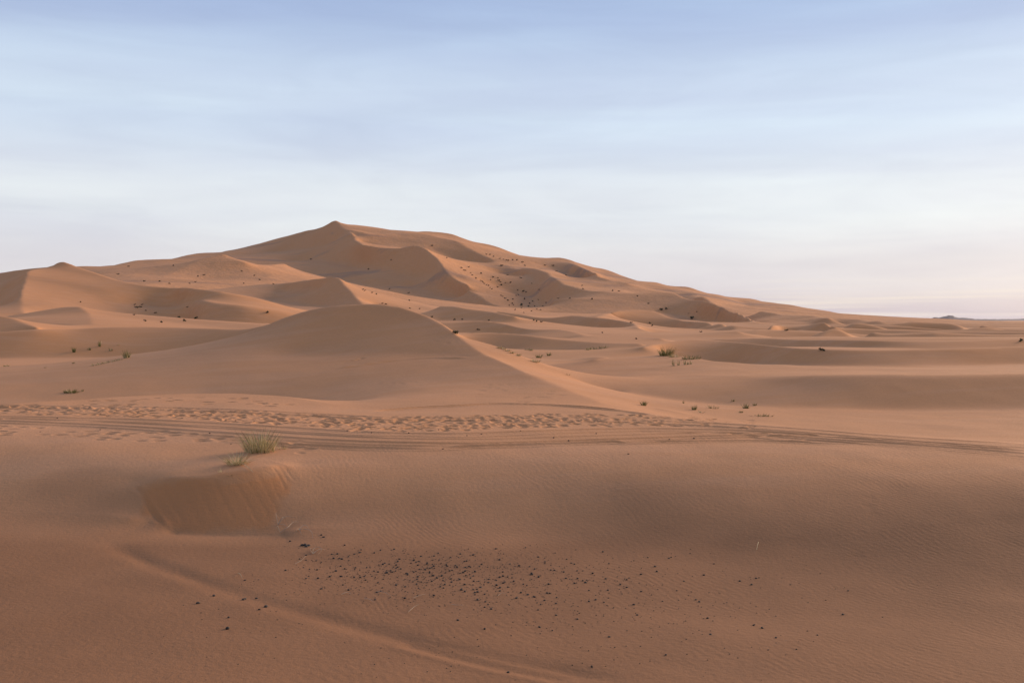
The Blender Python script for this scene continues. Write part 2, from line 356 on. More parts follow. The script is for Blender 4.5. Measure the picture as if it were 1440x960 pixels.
DF = 0.0017
def solve(vals, init=None, which='z'):
    levels = [0.04, 0.02, 0.01, 0.005, DF] if init is None else [DF]
    z = init
    for d in levels:
        m, sz, ss = rasterize(d, vals)
        v = sz if which == 'z' else ss
        nr_, nt_ = m.shape
        lr = LR0 + np.arange(nr_) * d
        if which == 'z':
            b = np.repeat(base_z(lr)[:, None], nt_, 1)
        else:
            b = np.full((nr_, nt_), 3.0)
        if z is None: z = b.copy()
        elif z.shape != m.shape: z = resize(z, m.shape)
        z = z.astype(np.float32); b = b.astype(np.float32); v = v.astype(np.float32)
        fix = m.copy(); fix[0] = fix[-1] = True; fix[:, 0] = fix[:, -1] = True
        bv = np.where(m, v, b)
        for it in range({0.04: 400, 0.02: 150, 0.01: 100, 0.005: 60}.get(d, 36)):
            z = np.where(fix, bv, z)
            av = np.empty_like(z); av[:] = z
            av[1:-1, 1:-1] = 0.25 * (z[:-2, 1:-1] + z[2:, 1:-1] + z[1:-1, :-2] + z[1:-1, 2:])
            z = av
        z = np.where(fix, bv, z)
    return z

def blur(a, s):
    k = int(3 * s) + 1
    x = np.arange(-k, k + 1); w = np.exp(-x * x / (2 * s * s)); w /= w.sum()
    def conv(a, ax):
        pad = [(0, 0), (0, 0)]; pad[ax] = (k, k)
        p = np.pad(a, pad, mode='edge'); o = np.zeros_like(a); n = a.shape[ax]
        for i, wi in enumerate(w):
            o += np.float32(wi) * (p[i:i + n] if ax == 0 else p[:, i:i + n])
        return o
    return conv(conv(a, 0), 1)

def soften(z, sig):
    b1, b2, b3 = blur(z, 1.3), blur(z, 3.2), blur(z, 7.5)
    lr = LR0 + np.arange(z.shape[0])[:, None] * DF
    t = np.clip(sig, 0, 4) * np.interp(lr, [math.log(45), math.log(110)], [1.0, 0.66])
    w0 = np.clip(1 - t, 0, 1); w1 = np.clip(1 - abs(t - 1), 0, 1); w2 = np.clip(1 - abs(t - 2), 0, 1); w3 = np.clip(1 - abs(t - 3), 0, 1); w4 = np.clip(t - 3, 0, 1)
    nr_ = int((math.log(75) - LR0) / DF)
    b4 = b3.copy(); b4[:nr_] = blur(z[:nr_ + 90], 26.0)[:nr_]
    b0 = blur(z, 0.75)
    return w0 * b0 + w1 * b1 + w2 * b2 + w3 * b3 + w4 * b4

def sample(a, th, lr):
    c = np.clip((th + TH) / DF, 0, a.shape[1] - 1.001); r_ = np.clip((lr - LR0) / DF, 0, a.shape[0] - 1.001)
    i = r_.astype(int); j = c.astype(int); fr = r_ - i; fc = c - j
    return (a[i, j] * (1 - fc) + a[i, j + 1] * fc) * (1 - fr) + (a[i + 1, j] * (1 - fc) + a[i + 1, j + 1] * fc) * fr

target = [P[:, 2].copy() for sm, P in LINES]
vals = [t.copy() for t in target]
SIG = blur(solve(vals, which='s'), 2.0)
Zf = None
for it in range(3):
    Zf = solve(vals, init=Zf if it else None)
    Zs = soften(Zf, SIG)
    if it < 2:
        for k, (sm, P) in enumerate(LINES):
            if sm >= 4: continue
            e = target[k] - sample(Zs, P[:, 0], P[:, 1])
            vals[k] = vals[k] + 0.8 * e
print('height field solved', Zs.shape)

# ------------------------------------------------------------------ noise helpers (plan coordinates)
def vnoise(x, y, seed):
    g = np.random.default_rng(seed).random((256, 256)).astype(np.float32)
    xi = np.floor(x).astype(int); yi = np.floor(y).astype(int)
    fx = x - xi; fy = y - yi
    fx = fx * fx * fx * (fx * (fx * 6 - 15) + 10); fy = fy * fy * fy * (fy * (fy * 6 - 15) + 10)
    a = g[yi & 255, xi & 255]; b = g[yi & 255, (xi + 1) & 255]; c = g[(yi + 1) & 255, xi & 255]; d = g[(yi + 1) & 255, (xi + 1) & 255]
    return (a * (1 - fx) + b * fx) * (1 - fy) + (c * (1 - fx) + d * fx) * fy - 0.5
def fbm(x, y, seed, o=3):
    s = 0; a = 1.0
    for k in range(o):
        s = s + a * vnoise(x * 2 ** k + 17.3 * k, y * 2 ** k - 9.1 * k, seed + k); a *= 0.5
    return s
def dunes(x, y, lam, seed):
    # transverse dunes: long gentle back, short steep lee
    ph = -(x * 0.38 + y * 0.92) / lam + 1.5 * fbm(x / lam / 3.1, y / lam / 3.1, seed, 2)
    f = ph - np.floor(ph)
    p = np.where(f < 0.68, f / 0.68, (1 - f) / 0.32)
    p = p * p * (3 - 2 * p)
    return (p - 0.5) * (0.45 + 1.1 * np.clip(0.5 + fbm(x / lam / 2.3, y / lam / 2.3, seed + 9, 2), 0, 1))

# ------------------------------------------------------------------ mesh grid
def steps(segs):
    v = [math.log(segs[0][0])]
    for (a, b, d) in segs:
        n = max(1, int(round((math.log(b) - math.log(a)) / d)))
        v += list(np.linspace(math.log(a), math.log(b), n + 1)[1:])
    return np.array(v)
LR = steps([(0.4, 3, 0.2), (3, 7.5, 0.02), (7.5, 17, 0.0038), (17, 31, 0.0021), (31, 60, 0.0045), (60, 300, 0.0055),
            (300, 1400, 0.0035), (1400, 4500, 0.03), (4500, 25000, 0.12)])
fine = np.arange(-0.535, 0.5351, 0.0015)
mid_r = np.arange(0.535, 0.80, 0.008)[1:]
wide = np.arange(0.80, 2 * math.pi - 0.80, 0.05)
THG = np.concatenate([-mid_r[::-1], fine, mid_r, wide])
TT, LL = np.meshgrid(THG, LR)
RR = np.exp(LL)
GX, GY = RR * np.sin(TT), RR * np.cos(TT)
tw = np.where(TT > math.pi, TT - 2 * math.pi, TT)
inside = np.abs(tw) < TH
Zin = sample(Zs, np.clip(tw, -TH, TH), np.clip(LL, LR0, LR1))
Zb = base_z(LL)
Zb = np.where(RR < 3, -1.66 - 0.09 * np.clip(RR / 3, 0, 1) ** 2, Zb)
Zb = np.where(LL > LR1, -6.0, Zb)
wo = np.clip((np.abs(tw) - 0.85) / 0.5, 0, 1)
outn = (fbm(GX / 60, GY / 60, 40, 3) * 5 + dunes(GX, GY, 70, 44) * 4) * np.clip((RR - 25) / 80, 0, 1) + fbm(GX / 9, GY / 9, 60, 2) * 0.5 * np.clip((RR - 6) / 20, 0, 1)
outn *= np.clip((4000 - RR) / 2000, 0, 1)
Z = np.where(inside & (RR >= 3) & (LL <= LR1), Zin, Zb) + np.where(inside, 0, 1) * 0 + wo * outn
# small forms
farw = np.clip((RR - 55) / 60, 0, 1) * np.clip((3000 - RR) / 1500, 0, 1)
rightfield = np.clip((tw - 0.16) / 0.14, 0, 1)
lamA = 26.0
Z += (1 - wo) * farw * (0.18 + 0.82 * rightfield) * dunes(GX, GY, lamA, 91) * np.clip(RR * 0.0105, 0.0, 1.6) * np.interp(RR, [220, 600], [1.0, 0.22])
Z += (1 - wo) * farw * dunes(GX * 0.8, GY * 1.1, 95.0, 191) * np.clip((RR - 300) / 500, 0, 1) * 0.5
Z += (1 - wo) * farw * fbm(GX / 45, GY / 45, 131, 3) * np.clip(RR * 0.0022, 0, 1.6) * (1 - 0.6 * rightfield)
nearw = np.clip((90 - RR) / 40, 0, 1)
Z += nearw * fbm(GX / 3.2, GY / 3.2, 151, 3) * 0.05 * np.clip(RR / 10, 0.3, 1)
Z += nearw * fbm(GX / 0.7, GY / 0.7, 171, 2) * 0.006
Z = Z + 0.0

# ------------------------------------------------------------------ marks pressed into the sand
cosT = np.cos(np.clip(tw, -1.4, 1.4))
DD = RR * cosT
PYG = HOR - F * Z / DD
NC = len(THG)
f0 = len(mid_r)
fine_sl = slice(f0, f0 + len(fine))
def hit(px, py):
    """first ground point seen along the ray of a pixel -> x, y, z (z against the eye)"""
    th = math.atan((px - 720) / F)
    c = np.clip(np.searchsorted(THG[:f0 + len(fine) + len(mid_r)], th), 1, NC - 1)
    t = (th - THG[c - 1]) / (THG[c] - THG[c - 1])
    prof = HOR - F * (Z[:, c - 1] * (1 - t) + Z[:, c] * t) / (np.exp(LR) * math.cos(th))
    i0 = np.searchsorted(LR, math.log(7.0))
    run = prof[i0:]
    idx = np.nonzero(run <= py)[0]
    i = i0 + (idx[0] if len(idx) else int(np.argmin(run)))
    i = max(i, 1)
    a, b = prof[i - 1], prof[i]
    s = 0.0 if abs(a - b) < 1e-9 else np.clip((a - py) / (a - b), 0, 1)
    lr = LR[i - 1] * (1 - s) + LR[i] * s
    r_ = math.exp(lr)
    zz = (Z[i - 1, c - 1] * (1 - t) + Z[i - 1, c] * t) * (1 - s) + (Z[i, c - 1] * (1 - t) + Z[i, c] * t) * s
    return r_ * math.sin(th), r_ * math.cos(th), zz
def ground_z(x, y):
    th = math.atan2(x, y); lr = math.log(math.hypot(x, y))
    c = int(np.clip(np.searchsorted(THG[:f0 + len(fine) + len(mid_r)], th), 1, NC - 1)); i = int(np.clip(np.searchsorted(LR, lr), 1, len(LR) - 1))
    t = np.clip((th - THG[c - 1]) / (THG[c] - THG[c - 1]), 0, 1); s = np.clip((lr - LR[i - 1]) / (LR[i] - LR[i - 1]), 0, 1)
    return (Z[i - 1, c - 1] * (1 - t) + Z[i - 1, c] * t) * (1 - s) + (Z[i, c - 1] * (1 - t) + Z[i, c] * t) * s

def catmull(pts, n=8):
    P = np.array(pts, float); P = np.vstack([2 * P[0] - P[1], P, 2 * P[-1] - P[-2]])
    out = []
    for i in range(1, len(P) - 2):
        for t in np.linspace(0, 1, n, endpoint=False):
            out.append(0.5 * ((2 * P[i]) + (-P[i-1] + P[i+1]) * t + (2*P[i-1] - 5*P[i] + 4*P[i+1] - P[i+2]) * t*t + (-P[i-1] + 3*P[i] - 3*P[i+1] + P[i+2]) * t**3))
    out.append(P[-2])
    return np.array(out)

def stroke(pix, width, depth, berm=0.35, sub=6, jitter=0.0, fade=True, offs=0.0):
    """groove along a line on the ground; berms on both sides"""
    pts = np.array([hit(*p)[:2] for p in catmull(pix, sub)])
    seg = np.diff(pts, axis=0); ln = np.hypot(seg[:, 0], seg[:, 1])
    nrm = np.stack([-seg[:, 1], seg[:, 0]], 1) / ln[:, None]
    pts = pts + offs * np.vstack([nrm, nrm[-1:]])
    r_ = np.hypot(pts[:, 0], pts[:, 1])
    i0, i1 = np.searchsorted(LR, math.log(r_.min() - 4 * width)), np.searchsorted(LR, math.log(r_.max() + 4 * width))
    X, Y = GX[i0:i1, fine_sl], GY[i0:i1, fine_sl]
    best = np.full(X.shape, 1e9); along = np.zeros(X.shape); side = np.zeros(X.shape)
    acc = 0.0; total = ln.sum()
    seg = np.diff(pts, axis=0); ln = np.hypot(seg[:, 0], seg[:, 1])
    for k in range(len(seg)):
        ax, ay = pts[k]; ux, uy = seg[k] / max(ln[k], 1e-6)
        t = np.clip((X - ax) * ux + (Y - ay) * uy, 0, ln[k])
        d = np.hypot(X - ax - t * ux, Y - ay - t * uy)
        m = d < best
        best[m] = d[m]; along[m] = acc + t[m]
        acc += ln[k]
    w = width * (1 + jitter * vnoise(along / 0.7, along * 0 + 3.3, 11))
    q = best / w
    h = -np.exp(-q * q * 2.2) + berm * np.exp(-(q - 1.35) ** 2 * 5)
    fd = np.clip(along / (0.08 * total), 0, 1) * np.clip((total - along) / (0.08 * total), 0, 1) if fade else 1.0
    amp = depth * (0.75 + 0.6 * vnoise(along / 1.3, along * 0 + 7.7, 13)) * fd
    Z[i0:i1, fine_sl] += h * amp

def dent(x, y, a, b, rot, depth, rim=0.4):
    r_ = math.hypot(x, y); ext = 2.4 * max(a, b)
    i0, i1 = np.searchsorted(LR, math.log(r_ - ext)), np.searchsorted(LR, math.log(r_ + ext))
    th = math.atan2(x, y); dt = ext / r_
    j0 = f0 + int(np.clip((th - dt - fine[0]) / 0.0015, 0, len(fine) - 1)); j1 = f0 + int(np.clip((th + dt - fine[0]) / 0.0015 + 1, 1, len(fine)))
    X, Y = GX[i0:i1, j0:j1] - x, GY[i0:i1, j0:j1] - y
    c, s = math.cos(rot), math.sin(rot)
    u, v = (X * c + Y * s) / a, (-X * s + Y * c) / b
    q = np.sqrt(u * u + v * v)
    Z[i0:i1, j0:j1] += depth * (-np.exp(-q ** 3 * 1.3) + rim * np.exp(-(q - 1.25) ** 2 * 7) * (0.7 + 0.5 * u / (q + 0.2)))

# wheel tracks along the flat
TR = {
 'far': [(-105, 572), (-40, 573), (120, 575), (240, 577), (400, 583), (520, 590), (640, 592), (800, 592), (950, 597), (1100, 606), (1300, 622), (1440, 630), (1540, 636)],
 'mid': [(-105, 584), (-40, 585), (120, 588), (240, 592), (400, 601), (520, 608), (640, 610), (760, 606), (900, 603), (1050, 606), (1200, 617), (1440, 634), (1540, 641)],
 'near': [(-105, 589), (-40, 591), (100, 596), (240, 604), (380, 614), (500, 621), (640, 624), (760, 622), (900, 617), (1050, 613), (1200, 620), (1440, 638), (1540, 646)],
 'edge': [(300, 618), (420, 626), (540, 631), (660, 629), (780, 624), (900, 622), (1060, 620), (1200, 626)],
 'arc': [(520, 579), (580, 574), (640, 571), (700, 567.8), (780, 570), (860, 576), (920, 584)],
}
stroke(TR['far'], 0.11, 0.028, 0.5)
stroke(TR['far'], 0.08, 0.018, 0.5, offs=0.5)
stroke(TR['mid'], 0.10, 0.022, 0.7)
stroke(TR['mid'], 0.08, 0.016, 0.7, offs=-0.55)
stroke(TR['near'], 0.11, 0.026, 0.8)
stroke(TR['near'], 0.08, 0.018, 0.6, offs=-0.40)
stroke(TR['near'], 0.08, 0.018, 0.6, offs=0.5)
stroke(TR['edge'], 0.10, 0.024, 0.9)
stroke(TR['arc'], 0.10, 0.04, 0.8)
# trampled prints between them
def lane(line, px):
    L_ = np.array(TR[line]); return np.interp(px, L_[:, 0], L_[:, 1])
for k in range(1500):
    px = rng.uniform(-100, 1060)
    t = rng.beta(1.3, 1.5)
    dens = np.interp(px, [-100, 120, 500, 800, 900, 1060], [0.6, 0.9, 1, 0.9, 0.55, 0.2])
    if rng.random() > dens: continue
    top = lane('far', px) + np.interp(px, [500, 720, 900], [-4, -10, -13]); bot = lane('far', px) + (lane('mid', px) - lane('far', px)) * np.interp(px, [0, 500, 900, 1060], [0.72, 0.95, 0.6, 0.3])
    py = top + t * (bot - top)
    x, y, z = hit(px, py)
    dent(x, y, rng.uniform(0.06, 0.13), rng.uniform(0.06, 0.10), rng.normal(0, 0.6), rng.uniform(0.008, 0.042) , rng.uniform(0.2, 0.5))
for k in range(70):      # a sparser row on this side of the track, to the left
    px = rng.uniform(-20, 460); py = lane('near', px) + rng.choice([6, 9, 13, 17]) + rng.normal(0, 1.3)
    x, y, z = hit(px, py)
    dent(x, y, rng.uniform(0.12, 0.17), rng.uniform(0.06, 0.09), rng.normal(0, 0.4), rng.uniform(0.012, 0.028), 0.3)
for k in range(46):      # prints on the far side
    px = rng.uniform(20, 420); py = np.interp(px, [0, 120, 250, 330, 420], [568, 561, 555, 555, 561]) + rng.uniform(3, 14)
    x, y, z = hit(px, py)
    dent(x, y, rng.uniform(0.12, 0.18), 0.08, rng.normal(0, 0.4), 0.03, 0.35)
# foot prints climbing the near bank
for (px, py) in [(860, 690), (864, 680), (858, 700), (1222, 712), (1228, 722), (1210, 748), (1224, 700), (1206, 782)]:
    x, y, z = hit(px, py); dent(x, y, 0.10, 0.08, 0.3, 0.004, 0.3)
# slumped face: runnels and cracks
for (pix, w, d) in [
    ([(191, 684), (203, 694), (207, 706), (216, 722), (228, 736)], 0.07, 0.06),
    ([(197, 682), (208, 700), (222, 722), (240, 742)], 0.05, -0.03),
    ([(276, 676), (286, 700), (300, 728), (312, 746)], 0.05, 0.016), ([(300, 672), (312, 700), (330, 732)], 0.05, 0.014),
    ([(225, 680), (240, 708), (262, 738)], 0.05, 0.014), ([(250, 678), (266, 708), (286, 742)], 0.06, 0.016),
    ([(325, 672), (345, 702), (365, 738)], 0.05, 0.014),
    ([(376, 660), (386, 686), (396, 708)], 0.035, 0.016), ([(384, 657), (394, 672), (402, 690)], 0.03, 0.018),
    ([(392, 655), (400, 668), (406, 680)], 0.03, 0.016), ([(400, 656), (408, 668), (414, 676)], 0.03, 0.02),
    ([(360, 664), (376, 692), (392, 722)], 0.04, 0.018), ([(344, 668), (362, 700), (380, 730)], 0.04, 0.016)]:
    stroke(pix, w, d * 0.2 * rng.uniform(0.4, 1.5), 0.2, fade=True)
# old rut across the hollow
stroke([(150, 760), (200, 786), (260, 808), (330, 833), (400, 853), (500, 880), (600, 906), (700, 926), (800, 945), (900, 962)], 0.26, 0.028, 0.0, jitter=0.5)
stroke([(560, 905), (680, 934), (800, 958)], 0.12, 0.015, 0.3)
# thin step drawn by the wind across the near dune
stroke([(470, 519), (510, 513), (560, 506), (610, 503), (660, 503)], 0.16, -0.05, 0.3)
stroke([(480, 510), (498, 507), (512, 503)], 0.12, 0.05, 0.3)
for (px, py, n) in [(655, 480, 12), (560, 540, 8), (690, 545, 14), (750, 560, 12)]:
    for k in range(n):
        x, y, z = hit(px + rng.normal(0, 18), py + rng.normal(0, 4)); dent(x, y, 0.14, 0.09, 0, 0.012, 0.3)

# ------------------------------------------------------------------ node helpers
def new_mat(name):
    m = bpy.data.materials.new(name); m.use_nodes = True
    nt = m.node_tree; nt.nodes.clear()
    out = nt.nodes.new('ShaderNodeOutputMaterial'); bs = nt.nodes.new('ShaderNodeBsdfPrincipled')
    nt.links.new(bs.outputs[0], out.inputs['Surface'])
    return m, nt, bs
def mixc(nt, fac, a, b, mode='MIX'):
    n = nt.nodes.new('ShaderNodeMix'); n.data_type = 'RGBA'; n.blend_type = mode
    for sock, v in (('Factor', fac), ('A', a), ('B', b)):
        if isinstance(v, (int, float)): n.inputs[sock].default_value = v
        elif isinstance(v, tuple): n.inputs[sock].default_value = (*v, 1)
        else: nt.links.new(v, n.inputs[sock])
    return n.outputs['Result']
def math_n(nt, op, a, b=0.0, clamp=False):
    n = nt.nodes.new('ShaderNodeMath'); n.operation = op; n.use_clamp = clamp
    for i, v in enumerate((a, b)):
        if isinstance(v, (int, float)): n.inputs[i].default_value = v
        else: nt.links.new(v, n.inputs[i])
    return n.outputs[0]
def rng_n(nt, v, a, b, c=0.0, d=1.0):
    n = nt.nodes.new('ShaderNodeMapRange'); n.interpolation_type = 'SMOOTHSTEP'
    nt.links.new(v, n.inputs['Value'])
    for s, k in (('From Min', a), ('From Max', b), ('To Min', c), ('To Max', d)): n.inputs[s].default_value = k
    return n.outputs[0]
def noise_n(nt, vec, scale, detail=2, rough=0.5, dist=0.0):
    n = nt.nodes.new('ShaderNodeTexNoise')
    n.inputs['Scale'].default_value = scale; n.inputs['Detail'].default_value = detail
    n.inputs['Roughness'].default_value = rough; n.inputs['Distortion'].default_value = dist
    nt.links.new(vec, n.inputs['Vector'])
    return n.outputs['Fac']

def sand_material():
    m, nt, bs = new_mat('sand')
    N, L = nt.nodes.new, nt.links.new
    geo = N('ShaderNodeNewGeometry')
    pos = geo.outputs['Position']
    ln = N('ShaderNodeVectorMath'); ln.operation = 'LENGTH'; L(pos, ln.inputs[0])
    dist = ln.outputs['Value']
    near = rng_n(nt, dist, 14, 90, 1, 0.25)
    nearest = rng_n(nt, dist, 9, 30, 1, 0)
    sepn = N('ShaderNodeSeparateXYZ'); L(geo.outputs['True Normal'], sepn.inputs[0])
    steep = rng_n(nt, sepn.outputs['Z'], 0.995, 0.90)
    # pale coarse grains lie on the flats, finer redder sand on the steep faces
    pale, red = (0.575, 0.280, 0.135), (0.56, 0.238, 0.080)
    big = noise_n(nt, pos, 0.02, 4, 0.55)
    med = noise_n(nt, pos, 0.35, 4, 0.6)
    f = math_n(nt, 'ADD', math_n(nt, 'MULTIPLY', steep, 0.22), math_n(nt, 'ADD', 0.18, math_n(nt, 'MULTIPLY', math_n(nt, 'SUBTRACT', big, 0.5), 0.9)), True)
    col = mixc(nt, f, pale, red)
    col = mixc(nt, math_n(nt, 'MULTIPLY', rng_n(nt, med, 0.35, 0.7), 0.22), col, (0.44, 0.225, 0.115))
    mps = N('ShaderNodeMapping'); mps.inputs['Rotation'].default_value = (0, 0, R(20)); mps.inputs['Scale'].default_value = (0.12, 0.7, 0.7); L(pos, mps.inputs[0])
    ws = noise_n(nt, mps.outputs[0], 1.0, 5, 0.65, 0.5)
    col = mixc(nt, math_n(nt, 'MULTIPLY', rng_n(nt, ws, 0.42, 0.68), 0.32), col, (0.62, 0.33, 0.185))
    gr = noise_n(nt, pos, 9.0, 5, 0.8)
    col = mixc(nt, math_n(nt, 'MULTIPLY', rng_n(nt, gr, 0.42, 0.66), 0.20), col, (0.40, 0.19, 0.09))
    # freshly slumped sand
    at = N('ShaderNodeAttribute'); at.attribute_name = 'fresh'
    col = mixc(nt, math_n(nt, 'MULTIPLY', at.outputs['Fac'], 0.75), col, (0.56, 0.215, 0.070))
    co = N('ShaderNodeAttribute'); co.attribute_name = 'coarse_shade'
    col = mixc(nt, math_n(nt, 'MULTIPLY', co.outputs['Fac'], math_n(nt, 'ADD', 0.7, math_n(nt, 'MULTIPLY', med, 0.5)), True), col, (0.255, 0.121, 0.057))  # coarser floor sand, with foreground shade painted into its darker colour
    # scattered dark heavy-mineral grains
    g1 = noise_n(nt, pos, 60, 2, 0.7)
    col = mixc(nt, math_n(nt, 'MULTIPLY', rng_n(nt, g1, 0.45, 0.75), math_n(nt, 'MULTIPLY', near, 0.35)), col, (0.30, 0.17, 0.11))
    cr = N('ShaderNodeAttribute'); cr.attribute_name = 'crumbs'
    g2 = noise_n(nt, pos, 22, 3, 0.75)
    col = mixc(nt, math_n(nt, 'MULTIPLY', rng_n(nt, g2, 0.60, 0.72), math_n(nt, 'MULTIPLY', cr.outputs['Fac'], 0.55)), col, (0.16, 0.10, 0.07))
    # grey coarse streaks on the great dune
    mpx = N('ShaderNodeMapping'); mpx.inputs['Rotation'].default_value = (0, 0, R(35)); mpx.inputs['Scale'].default_value = (0.006, 0.03, 0.03)
    L(pos, mpx.inputs[0])
    st = noise_n(nt, mpx.outputs[0], 1.0, 4, 0.6, 0.6)
    far = rng_n(nt, dist, 350, 700)
    col = mixc(nt, math_n(nt, 'MULTIPLY', math_n(nt, 'MULTIPLY', rng_n(nt, st, 0.555, 0.68), far), 0.5), col, (0.25, 0.165, 0.125))
    L(col, bs.inputs['Base Color'])
    bs.inputs['Roughness'].default_value = 0.95
    bs.inputs['Specular IOR Level'].default_value = 0.12
    # ripples and grain
    warp = N('ShaderNodeTexNoise'); warp.inputs['Scale'].default_value = 0.6; warp.inputs['Detail'].default_value = 2; L(pos, warp.inputs['Vector'])
    va = N('ShaderNodeVectorMath'); va.operation = 'MULTIPLY_ADD'; L(warp.outputs['Color'], va.inputs[0]); va.inputs[1].default_value = (0.9, 0.9, 0.0); L(pos, va.inputs[2])
    mp = N('ShaderNodeMapping'); mp.inputs['Rotation'].default_value = (0, 0, R(-24)); L(va.outputs[0], mp.inputs[0])
    wv = N('ShaderNodeTexWave'); wv.wave_type = 'BANDS'; wv.bands_direction = 'X'
    wv.inputs['Scale'].default_value = 3.1; wv.inputs['Distortion'].default_value = 2.6; wv.inputs['Detail'].default_value = 2; wv.inputs['Detail Scale'].default_value = 1.1
    L(mp.outputs[0], wv.inputs['Vector'])
    rp = N('ShaderNodeAttribute'); rp.attribute_name = 'ripple'
    rmask = math_n(nt, 'MULTIPLY', rng_n(nt, noise_n(nt, pos, 0.45, 3), 0.40, 0.66), rp.outputs['Fac'])
    h = math_n(nt, 'MULTIPLY', wv.outputs['Fac'], math_n(nt, 'MULTIPLY', rmask, 0.0016))
    h = math_n(nt, 'ADD', h, math_n(nt, 'MULTIPLY', noise_n(nt, pos, 14, 4, 0.65), math_n(nt, 'MULTIPLY', near, 0.011)))
    h = math_n(nt, 'ADD', h, math_n(nt, 'MULTIPLY', noise_n(nt, pos, 90, 2, 0.6), math_n(nt, 'MULTIPLY', nearest, 0.003)))
    h = math_n(nt, 'ADD', h, math_n(nt, 'MULTIPLY', noise_n(nt, pos, 0.25, 5, 0.62), math_n(nt, 'MULTIPLY', far, 0.7)))
    bp = N('ShaderNodeBump'); bp.inputs['Strength'].default_value = 1.0; bp.inputs['Distance'].default_value = 1.0
    L(h, bp.inputs['Height']); L(bp.outputs[0], bs.inputs['Normal'])
    return m
SAND = sand_material()

# ------------------------------------------------------------------ ground sheets
def mesh_np(name, V, Fq):
    me = bpy.data.meshes.new(name)
    me.vertices.add(len(V)); me.vertices.foreach_set('co', V.astype(np.float32).ravel())
    nf, k = Fq.shape
    me.loops.add(nf * k); me.loops.foreach_set('vertex_index', Fq.astype(np.int32).ravel())
    me.polygons.add(nf); me.polygons.foreach_set('loop_start', (np.arange(nf) * k).astype(np.int32))
    me.polygons.foreach_set('loop_total', np.full(nf, k, np.int32))
    me.polygons.foreach_set('use_smooth', np.ones(nf, bool))
    me.update(calc_edges=True)
    return me
def link(o, parent=None):
    scene.collection.objects.link(o)
    if parent: o.parent = parent
    return o

NRW = len(LR)
ZW = Z + EYE
VG = np.stack([GX, GY, ZW], -1)
# grid normals, so that the sheets shade as one surface across their seams
dr = np.empty_like(VG); dr[1:-1] = VG[2:] - VG[:-2]; dr[0] = VG[1] - VG[0]; dr[-1] = VG[-1] - VG[-2]
dt = np.roll(VG, -1, 1) - np.roll(VG, 1, 1)
NG = np.cross(dt, dr); NG /= np.linalg.norm(NG, axis=-1, keepdims=True)
NG[NG[..., 2] < 0] *= -1
# masks: slumped face, crumbs of dung and straw, ripples
PX = 720 + F * np.tan(np.clip(tw, -1.2, 1.2)); PYG = HOR - F * Z / DD
def poly_mask(poly, soft):
    m = np.full(PX.shape, 1e9)
    x0, y0 = np.array(poly).min(0); x1, y1 = np.array(poly).max(0)
    sgn = None
    ins = np.zeros(PX.shape, bool)
    n = len(poly)
    for i in range(n):
        ax, ay = poly[i]; bx, by = poly[(i + 1) % n]
        cond = (ay > PYG) != (by > PYG)
        xi = (bx - ax) * (PYG - ay) / (by - ay + 1e-9) + ax
        ins ^= cond & (PX < xi)
        ux, uy = bx - ax, by - ay; l2 = ux * ux + uy * uy
        t = np.clip(((PX - ax) * ux + (PYG - ay) * uy) / l2, 0, 1)
        m = np.minimum(m, np.hypot(PX - ax - t * ux, PYG - ay - t * uy))
    return np.where(ins, np.clip(m / soft, 0, 1), 0.0)
nearD = (DD > 7) & (DD < 22) & (np.abs(tw) < 0.7)
fresh = poly_mask([(192, 684), (230, 672), (300, 667), (340, 660), (390, 652), (414, 656), (408, 690), (402, 716), (396, 742), (385, 754), (330, 755), (260, 752), (215, 746), (196, 730)], 24) * nearD
crumbs = poly_mask([(360, 760), (520, 770), (740, 760), (980, 770), (1180, 800), (1260, 880), (1100, 960), (820, 935), (600, 900), (430, 850), (340, 800)], 45) * nearD
coarse_shade = np.clip((17.5 + 1.2 * fbm(GX / 2.5, GY / 2.5, 301, 3) - DD) / 3.0, 0, 1) * np.clip((1.6 - np.abs(tw)) / 0.4, 0, 1)  # coarse hollow floor plus painted foreground shade, fading out with depth
fresh = np.clip(fresh * 1.6 + 1.2 * fbm(GX / 0.45, GY / 0.45, 311, 3) * (fresh > 0) * (fresh < 0.8), 0, 1)
ripple = np.clip((62 - DD) / 30, 0, 1) * np.clip((PX - 250) / 300, 0.25, 1) * (1 - fresh) * (np.abs(tw) < 0.75)

# sheets by depth: boundaries run along the foot of the slopes or through troughs out of sight
def bound(pts):
    p = np.array(pts, float); return np.interp(PX, p[:, 0], p[:, 1])
b1 = bound([(-500, 33), (0, 33), (330, 33), (430, 31.5), (500, 28.5), (600, 28.3), (700, 28.5), (800, 27.6), (900, 25.2), (1000, 24), (1200, 22), (1440, 20.6), (1900, 20)])
b2 = bound([(-500, 62), (200, 60), (450, 56), (640, 54), (700, 50), (780, 46), (840, 57), (940, 61), (1000, 56), (1100, 53), (1440, 52), (1900, 53)])
b3 = bound([(-500, 520), (200, 500), (330, 560), (440, 600), (520, 660), (600, 470), (700, 330), (760, 290), (830, 300), (900, 380), (1000, 350), (1080, 420), (1200, 420), (1440, 480), (1900, 600)])
reg = np.zeros(PX.shape, int)
front = np.abs(tw) < 0.9
reg[(DD >= b1) & front] = 1
reg[(DD >= b2) & front] = 2
reg[(DD >= b3) & front & (RR < 2400)] = 3
reg[(RR >= 2400)] = 4
reg[~front & (RR >= 60) & (RR < 2400)] = 2
ii, jj = np.meshgrid(np.arange(NRW - 1), np.arange(NC), indexing='ij')
j2 = (jj + 1) % NC
quads = np.stack([ii * NC + jj, (ii + 1) * NC + jj, (ii + 1) * NC + j2, ii * NC + j2], -1)[..., ::-1]
freg = reg[:-1, :]
Vf = VG.reshape(-1, 3); Nf = NG.reshape(-1, 3)
names = ['ground', 'sand_dune', 'dune_field', 'great_dune', 'desert_plain']
